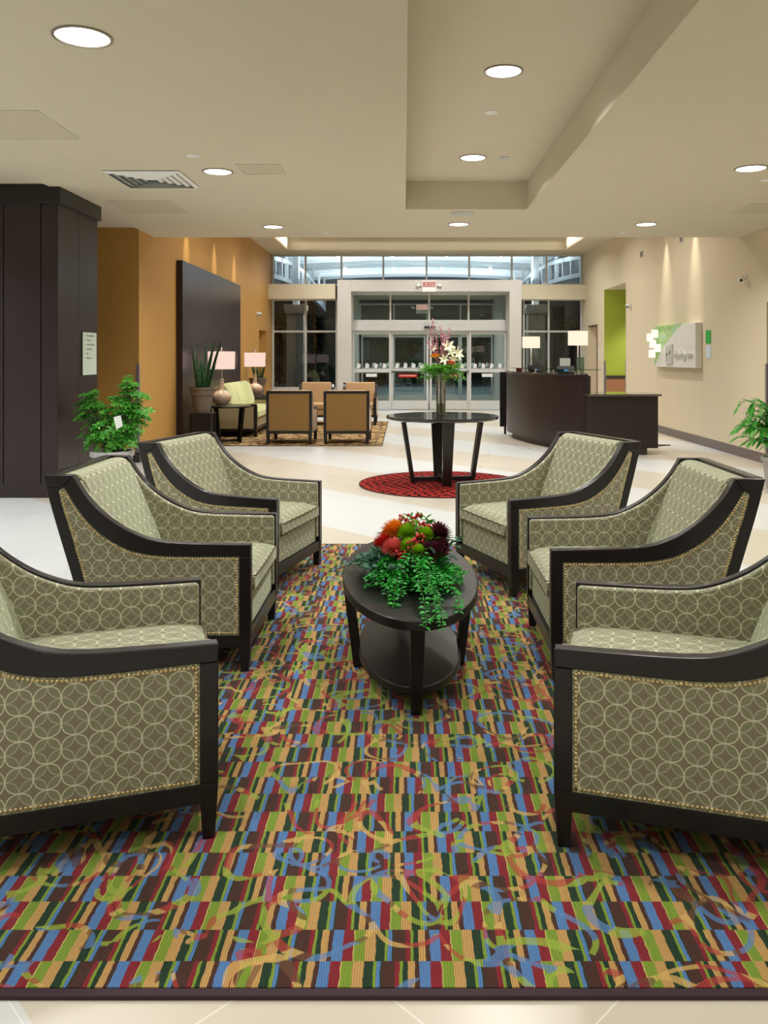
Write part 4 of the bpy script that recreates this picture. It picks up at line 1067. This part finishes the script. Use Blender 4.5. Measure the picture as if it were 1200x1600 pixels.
# lamps on the desk
def desklamp(x, y, lab, z0=1.197, r=.163, zb=1.64, zt=1.875):
    t = thing('desk_lamp', lab, 'table lamp', (x, y, z0), group='glowing drum lamps at reception')
    MB().lathe([(.075, 0), (.075, .012), (.02, .02), (.001, .02)], 28).build('base', 'chrome', t, smooth=40)
    MB().lathe([(.012, .015), (.012, zb-z0+.08)], 14).build('pole', 'white', t, smooth=40)
    MB().lathe([(r, zb-z0), (r, zt-z0), (r-.004, zt-z0), (r-.004, zb-z0)], 40, caps=False).build('lamp_shade', 'shade', t, smooth=40)
    MB().lathe([(.012, zt-z0-.01), (.008, zt-z0+.02)], 10).build('finial', 'chrome', t)
    pl = bpy.data.lights.new('bulb', 'POINT'); pl.energy = 14; pl.color = (1, .86, .66); pl.shadow_soft_size = .05
    o = bpy.data.objects.new('bulb', pl); C.objects.link(o); o.location = (x, y, (zb+zt)/2)
desklamp(2.36, 15.15, 'glowing drum lamp on the far end of reception desk', zb=1.62, zt=1.83)
desklamp(2.87, 13.45, 'glowing drum lamp near the low counter of reception desk', r=.162, zb=1.645, zt=1.88)
t = thing('card_holder', 'white and orange leaflet card standing on reception desk', 'sign', (2.62, 13.25, 1.197))
MB().box(-.085, .085, 0, .01, .0, .235).build('card', 'paper', t); MB().box(-.075, .075, -.002, 0, .035, .10).build('print', plain('orange_print', (214, 92, 60), .5), t); MB().box(-.09, .09, -.03, .05, 0, .012).build('foot', 'shelfglass', t)
tag(MB().box(-.05, .05, -.04, .04, 0, .06).build('small_box', 'red', bevel=.006, loc=(2.10, 14.9, 1.197)), 'tiny red box at the far end of reception desk', 'box')
def phone(x, y, lab):
    t = thing('computer_terminal', lab, 'computer', (x, y, 1.197))
    MB().box(-.12, .12, -.05, .05, 0, .02).build('stand', 'darkmetal', t, bevel=.004)
    MB().hexa([(-.14, .0, .02), (.14, .0, .02), (.14, .02, .02), (-.14, .02, .02)], [(-.14, .04, .11), (.14, .04, .11), (.14, .06, .11), (-.14, .06, .11)]).build('screen', 'black', t)
    MB().hexa([(-.03, -.003, .03), (.03, -.003, .03), (.03, .001, .03), (-.03, .001, .03)], [(-.03, .012, .06), (.03, .012, .06), (.03, .016, .06), (-.03, .016, .06)]).build('display', 'coolscreen', t)
phone(2.30, 14.2, 'low dark terminal with blue glow, middle of reception desk'); phone(2.60, 13.08, 'low dark terminal with blue glow below the card holder')
tag(MB().prism([(3.62, 13.2), (4.1, 13.2), (4.36, 13.32), (4.1, 13.45), (3.62, 13.45)], 'z', 0, .015).build('floor_mat', 'base', bevel=.004), 'dark pointed mat on floor behind the low counter', 'mat')

# ------------------------------------------------------------------ lounge group by the amber wall
def make_lounge_chair():
    t = thing('lounge_chair', 'x', 'armchair', group='tan armchairs on the mottled rug')
    W2 = .38
    # local: back toward -y (outer back at y=0), seat opens toward +y
    b = MB(); b.box(-W2, -W2+.045, -.02, .05, .17, .88); b.box(W2-.045, W2, -.02, .05, .17, .88); b.box(-W2+.045, W2-.045, -.02, .05, .835, .88); b.box(-W2+.045, W2-.045, -.02, .05, .17, .22)
    b.build('back_frame', 'wood', t, bevel=.004)
    MB().box(-W2+.045, W2-.045, -.012, .04, .22, .835).build('back_panel', 'ochre', t, bevel=.004)
    MB().prism([(.05, .30), (.05, .875), (.09, .895), (.13, .88), (.24, .42), (.24, .30)], 'x', -W2+.06, W2-.06).build('backrest', 'tan', t, bevel=.02, bseg=3, smooth=50)
    for sx in (-1, 1):
        x0, x1 = sorted((sx*W2, sx*(W2-.065)))
        top = resample(crom([(.03, .87), (.10, .80), (.18, .68), (.30, .60), (.5, .58), (.80, .575)], 5), 18)
        MB().prism([(p[0], p[1]-.012) for p in top] + [(.80, .2), (.05, .2)], 'x', x0+.004, x1-.004).build('arm', 'tan', t)
        MB().strip(top, [(p[0], p[1]-.035) for p in top], 'x', x0, x1).build('arm_rail', 'wood', t, bevel=.003)
        for y0, y1, s0 in ((-.02, .03, 0), (.77, .82, 1)):
            if s0: MB().hexa([(x0+.008, y0+.01, 0), (x1-.008, y0+.01, 0), (x1-.008, y1, 0), (x0+.008, y1, 0)], [(x0, y0, .18), (x1, y0, .18), (x1, y1, .18), (x0, y1, .18)]).box(x0, x1, y0, y1, .18, .575).build('leg', 'wood', t, bevel=.003)
            else: MB().hexa([(x0+.012, y0-.01, 0), (x1-.012, y0-.01, 0), (x1-.012, y1-.01, 0), (x0+.012, y1-.01, 0)], [(x0, y0, .18), (x1-.0, y0, .18), (x1, y1, .18), (x0, y1, .18)]).build('leg', 'wood', t, bevel=.003)
        MB().box(x0+.01, x1-.01, .03, .78, .17, .21).build('side_rail', 'wood', t)
    MB().box(-W2+.065, W2-.065, .76, .80, .17, .21).build('front_rail', 'wood', t)
    MB().box(-W2+.067, W2-.067, .1, .79, .21, .33).build('seat_base', 'tan', t, bevel=.012)
    MB().box(-W2+.067, W2-.067, .2, .82, .335, .46).build('seat_cushion', 'tan', t, bevel=.035, bseg=4, smooth=60)
    return t
lc = make_lounge_chair()
lc.location = (-1.91, 13.46, .0108); lc['label'] = 'tan armchair with ochre back toward camera, next to the sofa end table'
dup(lc, (-.96, 13.46, .0108), 0, 'tan armchair with ochre back toward camera, at rug corner')
dup(lc, (-1.93, 17.95, .0108), PI, 'tan armchair facing camera, behind the one next to the end table')
dup(lc, (-.97, 17.95, .0108), PI, 'tan armchair facing camera, by the glass doors at rug corner')
# sofa
t = thing('sofa', 'sage green sofa with dark arm frame along the wood panel', 'sofa', (-3.52, 14.62, .0108))
SL = 2.4
for y in (0, SL-.07):
    b = MB(); top = resample(crom([(.05, .70), (.18, .62), (.35, .595), (.86, .59)], 5), 14)
    MB().strip([(x, z) for x, z in top], [(x, z-.04) for x, z in top], 'y', y, y+.07).build('arm_rail', 'wood', t, bevel=.003)
    MB().prism([(x, z-.04) for x, z in top if x < .84] + [(.82, .14), (.03, .14)], 'y', y+.006, y+.064).build('arm', 'sofaside', t)
    MB().box(.81, .865, y, y+.07, 0, .56).build('leg', 'wood', t, bevel=.003); MB().box(.0, .05, y, y+.07, 0, .6).build('leg', 'wood', t, bevel=.003)
MB().box(.05, .81, .0, SL, .10, .15).build('base_rail', 'wood', t)
MB().box(.06, .80, .07, SL-.07, .15, .33).build('seat_base', 'sofaside', t, bevel=.01)
MB().prism([(.0, .15), (.0, .86), (.06, .90), (.13, .86), (.22, .33), (.22, .15)], 'y', .07, SL-.07).build('backrest', 'sofaside', t, bevel=.01)
sw = (SL-.14)/3
for i in range(3):
    y0 = .07+i*sw
    MB().box(.25, .88, y0+.004, y0+sw-.004, .335, .47).build('seat_cushion', 'sage', t, bevel=.035, bseg=4, smooth=60)
    MB().prism([(.17, .47), (.11, .88), (.15, .95), (.22, .955), (.30, .90), (.40, .60), (.40, .47)], 'y', y0+.004, y0+sw-.004).build('back_cushion', 'sage', t, bevel=.04, bseg=4, smooth=60)
# end tables
def make_end():
    t = thing('end_table', 'x', 'side table', group='round dark end tables')
    MB().lathe([(.36, .585), (.375, .59), (.375, .61), (.37, .614), (.001, .614)], 48).build('tabletop', 'woodx', t, smooth=30)
    for k in range(4):
        a = PI/4*1.35 + k*PI/2; ax = (math.cos(a), math.sin(a)); px, py = -ax[1], ax[0]
        def q(R, w, z, th=.016): return [(ax[0]*(R-th)-px*w, ax[1]*(R-th)-py*w, z), (ax[0]*(R+th)-px*w, ax[1]*(R+th)-py*w, z), (ax[0]*(R+th)+px*w, ax[1]*(R+th)+py*w, z), (ax[0]*(R-th)+px*w, ax[1]*(R-th)+py*w, z)]
        MB().hexa(q(.24, .022, 0), q(.31, .03, .586)).build('leg', 'wood', t, bevel=.002)
        MB().tube([(0, 0, .02), (ax[0]*.24, ax[1]*.24, .02)], .014, 6).build('stretcher', 'wood', t)
    return t
et = make_end(); et.location = (-2.99, 13.86, .0108); et['label'] = 'round dark end table before the sofa, holding the nearer ceramic lamp'
dup(et, (-3.12, 17.55, .0108), .3, 'round dark end table past the far end of the sofa')
def make_lamp(x, y, z, lab):
    t = thing('table_lamp', lab, 'table lamp', (x, y, z), group='banded ceramic table lamps')
    MB().lathe([(.07, 0), (.075, .01), (.10, .03), (.155, .09), (.17, .14), (.155, .19), (.10, .235), (.055, .26), (.04, .29), (.038, .44), (.04, .455), (.001, .455)], 40).build('base', 'ceramic', t, smooth=60)
    MB().lathe([(.014, .45), (.014, .86)], 12).build('pole', 'chrome', t, smooth=40)
    MB().lathe([(.222, .62), (.228, .92), (.224, .92), (.218, .62)], 48, caps=False).build('lamp_shade', 'shadepink', t, smooth=40)
    MB().lathe([(.004, .9), (.012, .945), (.02, .965), (.012, .985), (.001, .988)], 14).build('finial', 'chrome', t, smooth=60)
    pl = bpy.data.lights.new('bulb', 'POINT'); pl.energy = 16; pl.color = (1, .8, .62); pl.shadow_soft_size = .06
    o = bpy.data.objects.new('bulb', pl); C.objects.link(o); o.location = (x, y, z+.77)
make_lamp(-3.12, 13.86, .6255, 'pink-shaded ceramic lamp in front of the dark wood panel')
make_lamp(-3.22, 17.5, .6255, 'pink-shaded ceramic lamp in front of the amber wall')
def snake(x, y, lab, seed, n=17, hmax=.92):
    random.seed(seed)
    t = thing('snake_plant', lab, 'potted plant', (x, y, 0))
    for sx in (-1, 1):
        for sy in (-1, 1): MB().box(sx*.16-.015, sx*.16+.015, sy*.16-.015, sy*.16+.015, 0, .53).build('stand_leg', 'wood', t)
    MB().box(-.18, .18, -.18, .18, .53, .56).build('stand_top', 'wood', t, bevel=.003); MB().box(-.15, .15, -.15, .15, .10, .53).build('stand_body', 'wood', t)
    MB().lathe([(.12, .56), (.16, .78), (.165, .84), (.185, .85), (.19, .93), (.21, .935), (.21, .97), (.18, .97), (.175, .94), (.001, .935)], 36).build('pot', 'potbrown', t, smooth=35)
    b = MB()
    for k in range(60): a = random.uniform(0, 2*PI); r = .165*math.sqrt(random.random()); b.ball((r*math.cos(a), r*math.sin(a), .945), .014, 6, 4)
    b.build('pebbles', 'pebble', t, smooth=180)
    for k in range(n):
        a = k*2.4; r = .02+.08*math.sqrt(k/n); L = hmax*random.uniform(.45, 1); lean = random.uniform(.04, .36)
        MB().blade((r*math.cos(a), r*math.sin(a), .93), (math.cos(a)*lean, math.sin(a)*lean, 1), (-math.sin(a+.6), math.cos(a+.6), 0), L, .07, (math.cos(a)*.06, math.sin(a)*.06, 0)).build('leaf', 'snake', t, smooth=60)
snake(-3.24, 13.03, 'spiky snake plant in weathered pot before the wood panel', 4)
snake(-3.38, 18.75, 'snake plant in pot by amber wall behind the farther lamp', 12, 10, .62)

# ------------------------------------------------------------------ world and view
w = bpy.data.worlds.new('night'); scene.world = w; w.use_nodes = True
w.node_tree.nodes['Background'].inputs[0].default_value = lin((120, 132, 156)); w.node_tree.nodes['Background'].inputs[1].default_value = .55
vs_ = scene.view_settings; vs_.view_transform = 'Standard'; vs_.look = 'None'; vs_.gamma = 1; vs_.use_curve_mapping = False; vs_.exposure = -0.7
scene.cycles.use_denoising = True
scene.cycles.max_bounces = 8; scene.cycles.diffuse_bounces = 5; scene.cycles.transparent_max_bounces = 16
scene.cycles.sample_clamp_indirect = 6
